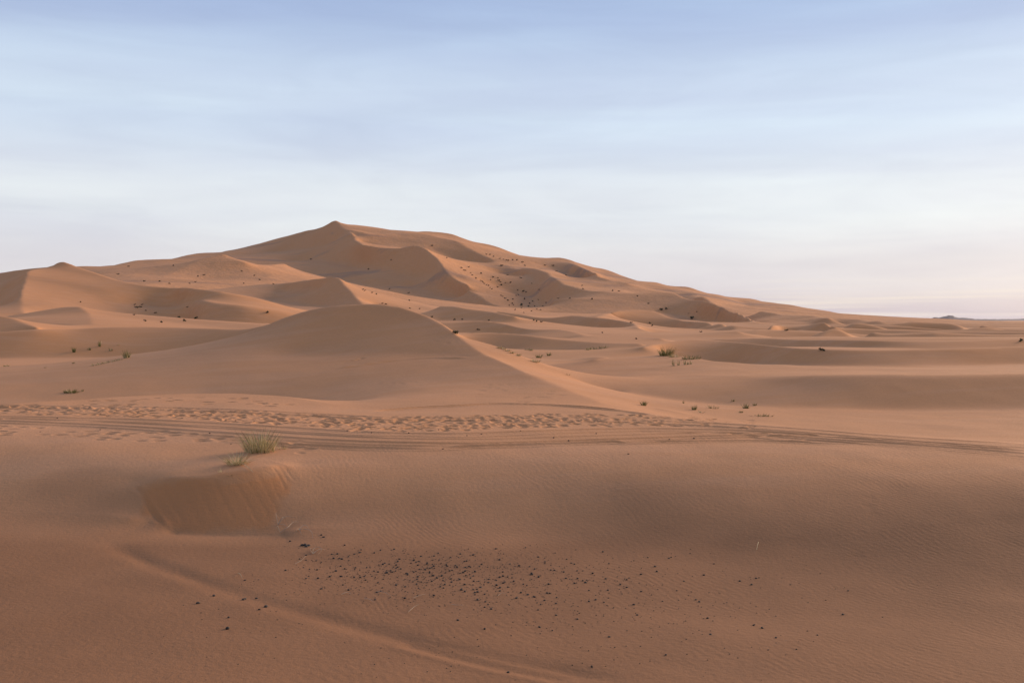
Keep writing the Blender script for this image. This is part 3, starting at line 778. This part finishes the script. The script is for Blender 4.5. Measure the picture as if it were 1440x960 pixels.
slabels = ['sandy hollow and track in front of the dune', 'smooth rounded dune with a bright right flank behind the track',
           'low rolling dunes between the smooth dune and the great dune', 'great mountain-like orange dune rising to a pointed peak', 'flat desert plain at the horizon']
for k, nm in enumerate(names):
    q = quads[freg == k]
    if not len(q): continue
    used, inv = np.unique(q.ravel(), return_inverse=True)
    V = Vf[used]; nn = Nf[used]
    Fq = inv.reshape(-1, 4)
    me = mesh_np(nm, V, Fq)
    for an, arr in (('fresh', fresh), ('crumbs', crumbs), ('ripple', ripple), ('coarse_shade', coarse_shade)):
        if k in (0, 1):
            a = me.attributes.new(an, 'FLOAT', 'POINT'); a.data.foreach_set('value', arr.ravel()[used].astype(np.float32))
    me.normals_split_custom_set_from_vertices(nn.astype(np.float32))
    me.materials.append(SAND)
    o = link(bpy.data.objects.new(nm, me)); o['kind'] = 'structure'; o['label'] = slabels[k]
    print(nm, len(q))
# close the centre under the camera
cv = VG[0]; cen = np.array([[0, 0, cv[:, 2].mean()]])
V = np.vstack([cv, cen]); n = len(cv)
tri = np.stack([np.arange(n), (np.arange(n) + 1) % n, np.full(n, n)], -1)[:, ::-1]
me = mesh_np('ground_centre', V, tri); me.materials.append(SAND)
a = me.attributes.new('coarse_shade', 'FLOAT', 'POINT'); a.data.foreach_set('value', np.ones(n + 1, np.float32))
o = link(bpy.data.objects.new('ground', me)); o['kind'] = 'structure'
# ------------------------------------------------------------------ hills beyond the desert
def rock_material():
    m, nt, bs = new_mat('dark_rock')
    geo = nt.nodes.new('ShaderNodeNewGeometry')
    n = noise_n(nt, geo.outputs['Position'], 0.01, 5, 0.6)
    nt.links.new(mixc(nt, n, (0.045, 0.036, 0.042), (0.08, 0.062, 0.064)), bs.inputs['Base Color'])
    bs.inputs['Roughness'].default_value = 0.95
    return m
ROCK = rock_material()
def far_hill(name, prof, D0, depth, label, seed):
    xs = np.linspace(prof[0][0], prof[-1][0], 160); p = np.array(prof, float)
    top = np.interp(xs, p[:, 0], p[:, 1]) + fbm(xs / 9.0, xs * 0 + seed, seed, 3) * 0.5
    ts = np.linspace(-1, 1, 17)
    V = []
    for t in ts:
        D = D0 + depth * t
        k = math.exp(-(t * 1.7) ** 2)
        zt = np.clip(D0 * (HOR - top) / F + 8.0, 0, None) * k * (1 + 0.25 * fbm(xs / 6.0, xs * 0 + t * 3, seed + 5, 2)) - 8.0 * 1.0 - (0.6 if abs(t) == 1 else 0)
        V.append(np.stack([(xs - 720) / F * D, np.full_like(xs, D), zt + EYE], -1))
    V = np.array(V); a, b = V.shape[:2]
    i, j = np.meshgrid(np.arange(a - 1), np.arange(b - 1), indexing='ij')
    q = np.stack([i * b + j, i * b + j + 1, (i + 1) * b + j + 1, (i + 1) * b + j], -1).reshape(-1, 4)
    me = mesh_np(name, V.reshape(-1, 3), q); me.materials.append(ROCK)
    o = link(bpy.data.objects.new(name, me)); o['kind'] = 'structure'; o['label'] = label
far_hill('hills', [(1284, 452), (1296, 450.4), (1306, 448.3), (1315, 445.8), (1321, 447.2), (1327, 445.4), (1333, 444.0), (1341, 444.4), (1348, 446.6), (1362, 447.6), (1378, 449.0), (1400, 450), (1430, 452)], 9000, 500, 'two dark flat-topped hills on the horizon', 3)
far_hill('hills', [(1180, 451), (1240, 449.0), (1300, 448.6), (1380, 448.8), (1440, 448.2), (1560, 447.8), (1700, 448.8), (1800, 451)], 14000, 900, 'long low blue ridge on the horizon', 8)

# ------------------------------------------------------------------ materials of the plants and the dung
def leaf_material(name, c1, c2, scale=9.0):
    m, nt, bs = new_mat(name)
    geo = nt.nodes.new('ShaderNodeNewGeometry')
    oi = nt.nodes.new('ShaderNodeObjectInfo')
    n = noise_n(nt, geo.outputs['Position'], scale, 3, 0.6)
    f = math_n(nt, 'ADD', rng_n(nt, n, 0.3, 0.7), math_n(nt, 'MULTIPLY', math_n(nt, 'SUBTRACT', oi.outputs['Random'], 0.5), 0.5), True)
    nt.links.new(mixc(nt, f, c1, c2), bs.inputs['Base Color'])
    bs.inputs['Roughness'].default_value = 0.75
    bs.inputs['Specular IOR Level'].default_value = 0.25
    return m
GREEN = leaf_material('green_grass', (0.11, 0.115, 0.03), (0.26, 0.22, 0.07))
DARKG = leaf_material('dark_foliage', (0.025, 0.030, 0.014), (0.06, 0.06, 0.025), 2.0)
DRY = leaf_material('dry_straw', (0.46, 0.35, 0.16), (0.70, 0.57, 0.32))
GREY = leaf_material('dead_stem', (0.22, 0.16, 0.11), (0.46, 0.35, 0.24))
def dung_material():
    m, nt, bs = new_mat('dung')
    geo = nt.nodes.new('ShaderNodeNewGeometry'); oi = nt.nodes.new('ShaderNodeObjectInfo')
    n = noise_n(nt, geo.outputs['Position'], 120, 3, 0.6)
    f = math_n(nt, 'ADD', math_n(nt, 'MULTIPLY', n, 0.6), math_n(nt, 'MULTIPLY', oi.outputs['Random'], 0.5), True)
    nt.links.new(mixc(nt, f, (0.014, 0.011, 0.008), (0.07, 0.048, 0.034)), bs.inputs['Base Color'])
    bs.inputs['Roughness'].default_value = 0.85
    return m
DUNG = dung_material()

# ------------------------------------------------------------------ plants
def blade(V, Fc, p0, az, h, lean, bend, w, segs=4):
    """one tapering grass blade, three-sided so that it has body from every side"""
    base = len(V)
    dx, dy = math.cos(az), math.sin(az)
    x, y, z = p0; ang = lean; st = h / segs
    for k in range(segs + 1):
        ww = w * (1 - (k / segs) ** 1.5 * 0.85)
        for a in (0, 2.094, 4.189):
            V.append((x + math.cos(az + a) * ww, y + math.sin(az + a) * ww, z))
        x += math.sin(ang) * dx * st; y += math.sin(ang) * dy * st; z += math.cos(ang) * st
        ang += bend / segs
    for k in range(segs):
        for a in range(3):
            b = (a + 1) % 3
            Fc.append((base + 3*k + a, base + 3*k + b, base + 3*(k+1) + b, base + 3*(k+1) + a))
def tuft_mesh(name, n, h, spread, lean, bend, w, mat, seed, long=None, bias=None):
    rd = random.Random(seed); V, Fc = [], []
    for i in range(n):
        az = rd.uniform(0, 6.283); rr = math.sqrt(rd.random())
        sx = spread * (long or 1.0)
        p = (rr * math.cos(az) * sx, rr * math.sin(az) * spread * 0.7, -0.03 * h - 0.01)
        a2 = az + rd.gauss(0, 0.7) if bias is None else bias + rd.gauss(0, 0.5)
        blade(V, Fc, p, a2, h * rd.uniform(0.3, 1.0), abs(rd.gauss(lean * (0.4 + rr), 0.12)), rd.uniform(0.2, 1) * bend, w * rd.uniform(0.7, 1.2))
    me = bpy.data.meshes.new(name); me.from_pydata(V, [], Fc); me.materials.append(mat)
    return me
def spot(px, py):
    x, y, z = hit(px, py); return (x, y, ground_z(x, y) + EYE)
def empty(name, loc, label, cat, group=None, rz=0.0):
    o = bpy.data.objects.new(name, None); o.empty_display_size = 0.2
    scene.collection.objects.link(o); o.location = loc; o.rotation_euler = (0, 0, rz)
    o['label'] = label; o['category'] = cat
    if group: o['group'] = group
    return o
def child(name, me, parent):
    o = bpy.data.objects.new(name, me); scene.collection.objects.link(o); o.parent = parent
    if name in ('green_blades', 'dry_stalks'): o['kind'] = 'stuff'
    return o
SEED = [100]
def tuft(px, py, hpx, wpx, label, green=40, dry=12, lean=0.35, bend=0.5, group=None, long=1.0, name='grass_tuft', bias=None, wmul=1.0):
    loc = spot(px, py); D = loc[1]; h = hpx / F * D; sp = max(0.02, wpx / F * D * 0.35)
    o = empty(name, loc, label, 'grass', group)
    SEED[0] += 3
    w = max(0.0022, 0.00022 * D) * wmul
    if green: child('green_blades', tuft_mesh('green_blades', green, h, sp, lean, bend, w, GREEN, SEED[0], long, bias), o)
    if dry: child('dry_stalks', tuft_mesh('dry_stalks', dry, h * 0.9, sp * 1.1, lean * 1.3, bend * 1.4, w * 0.9, DRY, SEED[0] + 1, long, bias), o)
    return o
# on the lip over the slumped face
tuft(366, 635, 42, 54, 'tall upright yellow-green grass clump on the lip over the slumped sand', 80, 240, 0.30, 0.6, wmul=1.15)
tuft(333, 653, 36, 30, 'leaning half-dry grass clump left of the tall upright one', 34, 130, 0.55, 0.9, wmul=1.15)
tuft(398, 631, 13, 12, 'small straw-coloured tuft right of the tall upright grass clump', 4, 22, 0.45, 0.5)
tuft(311, 664, 12, 7, 'tiny pale dry tuft at the top edge of the slumped sand', 0, 12, 0.4, 0.4)
tuft(323, 668, 7, 9, 'flattened dry wisp just under the leaning grass clump', 3, 12, 0.9, 0.6)
# basin right of the near dune
BG = 'small tufts in the basin right of the dune'
tuft(905, 570, 9, 9, 'compact round green tuft standing alone beside the trampled track edge', 60, 8, 0.4, 0.4)
tuft(961, 567, 6, 3, 'single thin green sprig between the compact tuft and the dark green tuft', 8, 0, 0.1, 0.3)
tuft(976, 576, 9, 8, 'dark green tuft with a dry trailing stem in the basin', 50, 4, 0.3, 0.4)
tuft(986, 580, 8, 10, 'pale thin dry grass beside the dark green tuft', 5, 16, 0.6, 0.6)
tuft(1003, 574, 8, 15, 'thin spreading pale green grass right of the dark green tuft', 26, 10, 0.6, 0.5, long=1.5)
tuft(1031, 564, 5, 6, 'tiny green tuft at the back of the basin', 18, 0, 0.4, 0.4)
tuft(1049, 574, 10, 10, 'bushy grey-green tuft heading a row of grass in the basin', 50, 8, 0.4, 0.4)
tuft(1061, 570, 6, 6, 'small tuft right behind the bushy grey-green one', 24, 3, 0.4, 0.4)
tuft(1042, 580, 5, 6, 'little green tuft in front of the bushy grey-green one', 24, 2, 0.4, 0.4)
tuft(1071, 585, 6, 26, 'long low streak of leaning green grass at the end of the row', 80, 16, 0.7, 0.5, long=1.6)
# crest of the long bank on the right
tuft(937, 500, 17, 26, 'big bushy green and yellow grass clump on the bank crest', 150, 30, 0.45, 0.6)
tuft(948, 502, 9, 18, 'straw-yellow grass at the right foot of the big clump', 10, 60, 0.5, 0.6)
tuft(972, 505, 9, 26, 'low wide olive grass clump behind the bank crest', 90, 20, 0.5, 0.5, long=1.4)
for (px, py, h) in [(947, 514, 12), (954, 513.5, 10), (963, 512.5, 9), (967.5, 512.5, 6), (971.5, 512, 7)]:
    tuft(px, py, h, 3.5, 'thin brown upright stalks in a row below the big grass clump', 7, 12, 0.12, 0.2, 'stalk tufts on the bank')
tuft(799, 527, 7, 7, 'pale dead tuft on the bright flank of the near dune', 0, 14, 0.6, 0.5)
tuft(848, 534, 4, 12, 'flat pale straw wisp in the sand right of the bright dune flank', 0, 12, 1.1, 0.3)
# behind the bright flank
tuft(753, 509, 8, 14, 'yellow grass clump behind the bright flank of the near dune', 10, 70, 0.45, 0.5)
tuft(758, 503, 8, 9, 'green tuft right behind the yellow clump', 50, 3, 0.4, 0.4)
tuft(772, 500, 7, 6, 'lone small green tuft on the floor behind the bright flank', 34, 3, 0.4, 0.4)
tuft(729, 500, 5, 8, 'low grey-green tuft at the edge of the bright flank', 30, 6, 0.5, 0.4)
for (px, py) in [(703, 489.5), (708, 491), (714, 493.5), (720, 496.5)]:
    tuft(px, py, 6, 9, 'low yellow straw grass in a line along the bright flank edge', 6, 40, 0.5, 0.5, 'straw line along the flank')
for (px, py) in [(741, 492), (747, 493)]:
    tuft(px, py, 4, 7, 'low olive grass at the foot of the dark low dune', 16, 20, 0.5, 0.5, 'olive grass under the dark low dune')
for (px, py) in [(826, 492), (832, 491.5), (838, 490.5), (846, 489.5), (851, 489)]:
    tuft(px, py, 5, 8, 'low straw and green grass in a line on the pale rise', 14, 22, 0.5, 0.5, 'grass line on the pale rise')
# left of the near dune
tuft(178, 503, 13, 10, 'yellow-green upright tuft on the dune flank above a long low grass line', 50, 40, 0.25, 0.4)
for (px, py) in [(132, 514), (139, 512.5), (146, 511), (153, 509.5), (160, 508), (167, 506.5)]:
    tuft(px, py, 5, 9, 'low pale grass in a line along the dune flank', 10, 24, 0.6, 0.5, 'grass line on the dune flank')
tuft(104, 495, 9, 5, 'dark green upright tuft in the shaded hollow', 44, 0, 0.2, 0.3)
tuft(126, 492, 4, 7, 'low dark tuft between the two upright tufts in the shaded hollow', 24, 0, 0.5, 0.4)
tuft(140, 487, 10, 4, 'thin upright green tuft highest in the shaded hollow', 26, 8, 0.15, 0.3)
tuft(156, 493, 6, 7, 'thin faded tuft behind the grass line in the shaded hollow', 12, 10, 0.4, 0.5)
tuft(166, 485, 3, 5, 'tiny straw-yellow wisp in the shaded hollow', 0, 14, 0.5, 0.5)
tuft(100, 552, 8, 20, 'dense low dark green clump at the foot of the near dune', 120, 6, 0.55, 0.4, long=1.3)
tuft(116, 550, 5, 4, 'tiny tuft right beside the dense low clump', 16, 3, 0.3, 0.3)
tuft(104, 511, 3.5, 5, 'tiny dark tuft on the dune flank left of the grass line', 20, 0, 0.5, 0.4)
tuft(64, 517, 3, 5, 'tiny pale tuft far down the dune flank', 3, 14, 0.5, 0.4)
tuft(9, 515, 4, 10, 'low green and straw tuft at the far end of the dune flank', 20, 12, 0.5, 0.4)

# shrubs
def shrub_mesh(name, seed, n=46):
    rd = random.Random(seed); V, Fc = [], []
    for i in range(5):          # stems
        az = rd.uniform(0, 6.28); blade(V, Fc, (0, 0, -0.05), az, rd.uniform(0.5, 0.8), rd.uniform(0.2, 0.9), 0.4, 0.025, 2)
    lob = [(rd.uniform(-0.5, 0.5), rd.uniform(-0.4, 0.4), rd.uniform(0.2, 0.55), rd.uniform(0.2, 0.38)) for _ in range(5)]
    for i in range(n):
        cx, cy, cz, cr = rd.choice(lob)
        u, v = rd.uniform(0, 6.28), rd.uniform(-0.4, 1); q = math.sqrt(1 - v * v)
        rr = cr * rd.uniform(0.5, 1.05)
        c = (cx + rr * q * math.cos(u), cy + rr * q * math.sin(u), max(0.02, cz + rr * v))
        b = len(V); s = rd.uniform(0.09, 0.17)
        for k in range(4):
            V.append((c[0] + rd.gauss(0, s), c[1] + rd.gauss(0, s), c[2] + rd.gauss(0, s)))
        Fc += [(b, b+1, b+2), (b, b+2, b+3), (b, b+3, b+1), (b+1, b+3, b+2)]
    me = bpy.data.meshes.new(name); me.from_pydata(V, [], Fc); me.materials.append(DARKG)
    return me
SHRUB = [shrub_mesh('desert_shrub', 500 + k) for k in range(5)]
def shrub(px, py, wpx, label, group=None, name='desert_shrub'):
    loc = spot(px, py); D = loc[1]
    o = bpy.data.objects.new(name, random.choice(SHRUB)); scene.collection.objects.link(o)
    s = wpx / F * D / 1.5
    o.location = loc; o.scale = (s * random.uniform(0.9, 1.3), s, s * random.uniform(0.7, 1.0)); o.rotation_euler = (0, 0, random.uniform(0, 6.28))
    o['label'] = label; o['category'] = 'shrub'
    if group: o['group'] = group
shrub(641, 469, 11, 'dark green shrub peeping over the crest of the near dune')
shrub(672, 464, 5, 'dark shrub on the low reddish dune behind the near crest')
for p in [(189, 429), (190, 432), (193, 433), (197, 432), (199, 429)]:
    shrub(*p, 4.2, 'dark shrub of the ring-shaped cluster on the left orange face', 'ring of shrubs on the left orange face')
for p in [(205, 437), (219, 440), (188, 443), (264, 432), (113, 425)]:
    shrub(*p, 3.4, 'small dark shrub scattered on the left orange face', 'small shrubs on the left orange face')
for p in [(204, 452), (227, 453.5), (252, 447), (258, 452), (276, 448)]:
    shrub(*p, 6.2, 'wider dark shrub at the foot of the left orange face', 'shrubs at the foot of the left orange face')
shrub(376, 440, 7, 'lone shrub on the bright right spur of the left dune')
for p in [(180, 375), (165, 386), (244, 374), (286, 387), (278, 389), (340, 382), (358, 388), (225, 396), (275, 397), (267, 399), (343, 399), (385, 400), (366, 394), (203, 396), (238, 399)]:
    shrub(*p, 3.6, 'small dark shrub on the slopes behind the left dune', 'shrubs behind the left dune')
for p in [(550, 366), (547, 407), (575, 412), (437, 365), (518, 379)]:
    shrub(*p, 3.6, 'lone dark shrub on the shaded face of the great dune', 'shrubs on the shaded great face')
for p in [(607, 346), (628, 363)]:
    shrub(*p, 3.2, 'dark shrub near the bowl below the great peak', 'shrubs by the summit bowl')
for p in [(648, 377), (653, 380.5), (659, 376), (662, 384), (664, 387), (670, 392), (676, 395), (678, 397), (681, 399), (684, 401), (687, 402), (689, 405), (691, 407)]:
    shrub(*p, random.uniform(2.4, 4.0), 'small shrub of the diagonal row beside the sharp ridge of the great dune', 'diagonal shrub row')
for p in [(676, 385), (690, 394), (693, 390), (700, 391), (701, 395), (704, 397), (700, 404), (705, 401), (714, 387), (717, 398), (711, 398), (732, 391), (748, 399), (758, 408), (728, 408), (736, 410), (739, 411), (729, 415)]:
    shrub(*p, random.uniform(2.4, 4.2), 'small dark shrub on the upper bright bushy slope of the great dune', 'shrubs on the upper bushy slope')
for p in [(707, 417), (705, 416), (711, 420), (714, 423), (722, 429), (721, 427), (726, 416), (721, 421), (717, 430), (738, 421), (745, 427), (743, 431), (757, 422), (768, 426), (760, 436), (755, 435), (747, 438), (737, 440), (725, 436), (752, 431), (764, 431), (749, 424), (733, 433)]:
    shrub(*p, random.uniform(2.4, 4.2), 'small dark shrub at the foot of the bushy slope of the great dune', 'shrubs at the foot of the bushy slope')
shrub(734, 430, 6.5, 'biggest darkest shrub on the bright bushy slope of the great dune')
for p in [(684, 358), (689, 358.5), (694, 361), (703, 364), (708, 365), (712, 366), (715, 367), (721, 366), (727, 366.5), (735, 369), (706, 374), (739, 374)]:
    shrub(*p, random.uniform(3, 4.6), 'dark shrub in the line just under the skyline of the great dune', 'shrub line under the skyline')
for p in [(767, 373.5), (777, 374), (783, 382), (796, 387.5), (819, 402), (820, 407), (862, 409.5), (871, 410), (897, 417), (912, 427), (785, 420), (802, 420), (833, 421)]:
    shrub(*p, 3.6, 'dark shrub on the ribbed right flank of the great dune', 'shrubs on the right flank')
for p in [(930, 436), (936, 435)]:
    shrub(*p, 6, 'pair of wide dark shrubs on the long brown face', 'paired shrubs on the brown face')
for p in [(980, 439), (968, 441)]:
    shrub(*p, 3, 'small shrub on the upper long brown face', 'small shrubs on the long brown face')
shrub(973, 448.5, 9, 'wide flat shrub on the crest below the long brown face')
for p in [(888, 454), (913, 454.5), (918, 458.5), (894, 477), (847, 468), (985, 467)]:
    shrub(*p, 4, 'dark shrub among the low dunes right of the near dune', 'shrubs among the low right dunes')
for p in [(750, 451), (755, 452.5), (762, 453), (687, 451), (650, 449.5), (640, 450), (607, 446)]:
    shrub(*p, 4, 'dark shrub on the low dunes under the great dune', 'shrubs under the great dune')
for p in [(510, 407.5), (513, 409), (523, 412), (530, 414), (575, 423), (538, 427), (543, 428), (577, 434), (590, 434.5)]:
    shrub(*p, 3.8, 'dark shrub on the bright strip behind the near dune crest', 'shrubs on the bright strip')
shrub(1105, 465, 5, 'lone dark shrub on a grey dune of the right field')
shrub(1155, 493, 10, 'low wide olive shrub between the low dunes on the right')
shrub(1436, 481, 9, 'dark shrub at the far right end of the low dunes')

# dead plants sprawling at the foot of the slumped face
def stem_mesh(name, pts, w, mat, segs=None):
    V, Fc = [], []
    for k, p in enumerate(pts):
        p0 = np.array(pts[max(0, k - 1)]); p1 = np.array(pts[min(len(pts) - 1, k + 1)])
        d = p1 - p0; d = d / (np.linalg.norm(d) + 1e-9); s = np.cross(d, (0, 0, 1)); s = s / (np.linalg.norm(s) + 1e-9); u = np.cross(s, d)
        ww = w * (1 - 0.6 * k / (len(pts) - 1))
        for a in (0, 2.094, 4.189):
            V.append(tuple(np.array(p) + ww * (math.cos(a) * s + math.sin(a) * u)))
        if k:
            b = 3 * k
            for a in range(3):
                c = (a + 1) % 3; Fc.append((b - 3 + a, b - 3 + c, b + c, b + a))
    me = bpy.data.meshes.new(name); me.from_pydata(V, [], Fc); me.materials.append(mat); return me
def ground_stem(pix, lift, origin):
    """points of a stem that lies on the sand, arching up by lift"""
    out = []
    C = catmull(pix, 5)
    for k, (px, py) in enumerate(C):
        x, y, z = hit(px, py); t = k / (len(C) - 1)
        out.append((x - origin[0], y - origin[1], ground_z(x, y) + EYE + 0.006 + lift * math.sin(math.pi * t) - origin[2]))
    return out
def dead_plant(root, stems, label):
    loc = spot(*root); o = empty('dead_plant', loc, label, 'plant')
    for pix, lift in stems: child('stem', stem_mesh('stem', ground_stem(pix, lift, loc), 0.0045, GREY), o)
    return o
dead_plant((391, 738), [([(391, 738), (402, 731), (417, 729)], 0.05), ([(391, 738), (397, 735), (401, 729)], 0.08), ([(391, 738), (400, 740), (404, 743)], 0.02), ([(391, 738), (388, 731), (393, 727)], 0.10),
                        ([(394, 749), (405, 745), (413, 738), (421, 734)], 0.05), ([(394, 749), (390, 744), (389, 742)], 0.05)], 'sprawling dead grey plant at the lower right corner of the slumped sand')
dead_plant((420, 745), [([(420, 745), (428, 743), (435, 744)], 0.05), ([(420, 745), (422, 749), (424, 753)], 0.03), ([(420, 745), (430, 747), (438, 751), (440, 757)], 0.04), ([(420, 745), (416, 749)], 0.04)], 'second small dead plant right of the sprawling one')
dead_plant((440, 779), [([(440, 779), (441, 774), (448, 772), (452, 776), (447, 780)], 0.03), ([(440, 779), (450, 776), (458, 774)], 0.04), ([(440, 779), (436, 775), (444, 772)], 0.03)], 'looped dead stems among the first droppings')
def straw(pix, lift, label, mat=DRY, group=None, w=0.0032):
    loc = spot(*pix[0]); me = stem_mesh('dry_stalk', ground_stem(pix, lift, loc), w, mat)
    o = bpy.data.objects.new('dry_stalk', me); scene.collection.objects.link(o); o.location = loc
    o['label'] = label; o['category'] = 'stalk'
    if group: o['group'] = group
GS = 'stalks lying in the hollow'
LS = 'pale dry stalk lying flat among the camel droppings'
for pix in [[(574, 861), (582, 855), (590, 849)], [(581, 841), (592, 838), (598, 836)], [(635, 850), (642, 852), (652, 851)], [(415, 793), (424, 789), (430, 782)], [(530, 832), (540, 834), (550, 838)],
            [(512, 842), (520, 844), (527, 848)], [(700, 838), (706, 835), (712, 836)], [(480, 836), (488, 834), (494, 835)]]:
    straw(pix, 0.01, LS, GREY, GS)
straw([(334, 806), (338, 811), (341, 814)], 0.03, 'short pale straw lying alone left of the droppings')
straw([(337, 652), (345, 656), (356, 664)], 0.02, 'thick bent dry stalk fallen from the leaning grass clump', DRY, None, 0.009)
straw([(1064, 773), (1066, 768), (1067, 762)], 0.04, 'thin dry twig on the bare bank above the hollow')

# dung
def pellet_mesh(name, seed, sub=2):
    bm = bmesh.new(); bmesh.ops.create_icosphere(bm, subdivisions=sub, radius=0.5)
    rd = random.Random(seed); ph = [rd.uniform(0, 6.28) for _ in range(3)]
    for v in bm.verts:
        k = 1 + 0.08 * math.sin(5 * v.co.x + ph[0]) + 0.08 * math.sin(6 * v.co.y + ph[1]) + 0.06 * math.sin(7 * v.co.z + ph[2])
        v.co *= k; v.co.x *= 1.25; v.co.z *= 0.82
    for f in bm.faces: f.smooth = True
    me = bpy.data.meshes.new(name); bm.to_mesh(me); bm.free(); me.materials.append(DUNG); return me
PEL = [pellet_mesh('camel_dropping', 40 + k) for k in range(5)]
cl = [(610, 806, 75, 17, 0.34), (560, 800, 60, 16, 0.14), (720, 815, 70, 24, 0.22), (440, 800, 40, 20, 0.07), (860, 825, 90, 35, 0.11), (980, 850, 110, 45, 0.07), (330, 880, 60, 25, 0.015), (700, 930, 110, 20, 0.035)]
cw = np.array([c[-1] for c in cl]); cw /= cw.sum()
pts = []
while len(pts) < 640:
    c = cl[rng.choice(len(cl), p=cw)]
    px, py = rng.normal(c[0], c[2]), rng.normal(c[1], c[3])
    if not (250 < px < 1330 and 765 < py < 955): continue
    if py > np.interp(px, [250, 400, 600, 800], [900, 850, 868, 980]) and rng.random() < 0.75: continue
    pts.append((px, py))
sizes = np.sort(np.concatenate([rng.uniform(0.017, 0.031, 300), rng.uniform(0.008, 0.018, 340)]))[::-1]
extra = [(425, 767, 0.05), (429, 766.5, 0.055), (434, 767, 0.05), (431, 768.5, 0.045), (408, 761, 0.03), (452, 752, 0.035), (455, 755, 0.04), (320, 884, 0.04), (279, 848, 0.04), (374, 853, 0.045), (342, 843, 0.04), (345, 842, 0.03), (361, 841, 0.03)]
stuffV, stuffF = [], []
small = pellet_mesh('crumb', 77, 1); sv = np.array([v.co[:] for v in small.vertices]); sf = [tuple(p.vertices) for p in small.polygons]
bpy.data.meshes.remove(small)
LD = 'black bean-sized camel dropping in the scatter on the floor of the hollow'
def dropping(px, py, s):
    if px < 470 and py < 840: label, group = 'dark camel dropping near the dead plants below the slumped sand', 'droppings near the dead plants'
    elif py > np.interp(px, [250, 330, 500, 640, 800], [805, 828, 876, 908, 938]): label, group = 'dark camel dropping in or in front of the old wheel rut', 'droppings at the old rut'
    elif px > 790: label, group = 'dark camel dropping in the sparse scatter right of the dense patch', 'droppings in the sparse scatter'
    else: label, group = 'dark bean-sized camel dropping in the dense patch behind the old rut', 'droppings in the dense patch'
    x, y, z = spot(px, py)
    o = bpy.data.objects.new('camel_dropping', random.choice(PEL)); scene.collection.objects.link(o)
    o.location = (x, y, z + s * random.uniform(0.02, 0.25)); o.scale = (s, s, s); o.rotation_euler = (random.gauss(0, 0.2), random.gauss(0, 0.2), random.uniform(0, 6.28))
    o['label'] = label; o['category'] = 'dropping'; o['group'] = group
for (px, py, s) in extra: dropping(px, py, s)
n_ind = 285
for (px, py), s in zip(pts[:n_ind], sizes[:n_ind]): dropping(px, py, float(s))
rest = list(zip(pts[n_ind:], sizes[n_ind:]))
for k in range(1500):
    c = cl[rng.choice(len(cl), p=cw)]
    px, py = rng.normal(c[0], c[2] * 1.25), rng.normal(c[1] + 6, c[3] * 1.3)
    if 200 < px < 1380 and 762 < py < 956: rest.append(((px, py), rng.uniform(0.006, 0.015)))
for k in range(24):     # on and beside the track
    px = rng.uniform(20, 1000); rest.append(((px, lane('near', px) + rng.normal(-2, 12)), rng.uniform(0.025, 0.04)))
for (px, py), s in rest:
    x, y, z = spot(px, py); b = len(stuffV) ; a = rng.uniform(0, 6.28); c_, s_ = math.cos(a), math.sin(a)
    q = sv * s
    for v in q: stuffV.append((x + v[0] * c_ - v[1] * s_, y + v[0] * s_ + v[1] * c_, z + v[2] + s * 0.1))
    stuffF += [tuple(b + i for i in f) for f in sf]
me = bpy.data.meshes.new('dung_crumbs'); me.from_pydata(stuffV, [], stuffF); me.materials.append(DUNG)
o = link(bpy.data.objects.new('dung_crumbs', me)); o['kind'] = 'stuff'; o['label'] = 'fine dark dung crumbs strewn over the hollow and track'; o['category'] = 'dung'

# ------------------------------------------------------------------ air
def haze():
    ext, z0, z1 = 25500, -12.0, 150.0
    V = np.array([(x, y, z) for z in (z0, z1) for y in (-ext, ext) for x in (-ext, ext)], float)
    Fq = [(0, 2, 3, 1), (4, 5, 7, 6), (0, 1, 5, 4), (2, 6, 7, 3), (0, 4, 6, 2), (1, 3, 7, 5)]
    me = bpy.data.meshes.new('haze'); me.from_pydata([tuple(v) for v in V], [], Fq)
    m = bpy.data.materials.new('haze'); m.use_nodes = True; nt = m.node_tree; nt.nodes.clear()
    out = nt.nodes.new('ShaderNodeOutputMaterial'); pv = nt.nodes.new('ShaderNodeVolumePrincipled')
    pv.inputs['Color'].default_value = (0.80, 0.84, 1.0, 1); pv.inputs['Density'].default_value = 1.1e-5; pv.inputs['Anisotropy'].default_value = 0.2
    nt.links.new(pv.outputs[0], out.inputs['Volume'])
    me.materials.append(m)
    o = link(bpy.data.objects.new('haze', me)); o['kind'] = 'stuff'
haze()
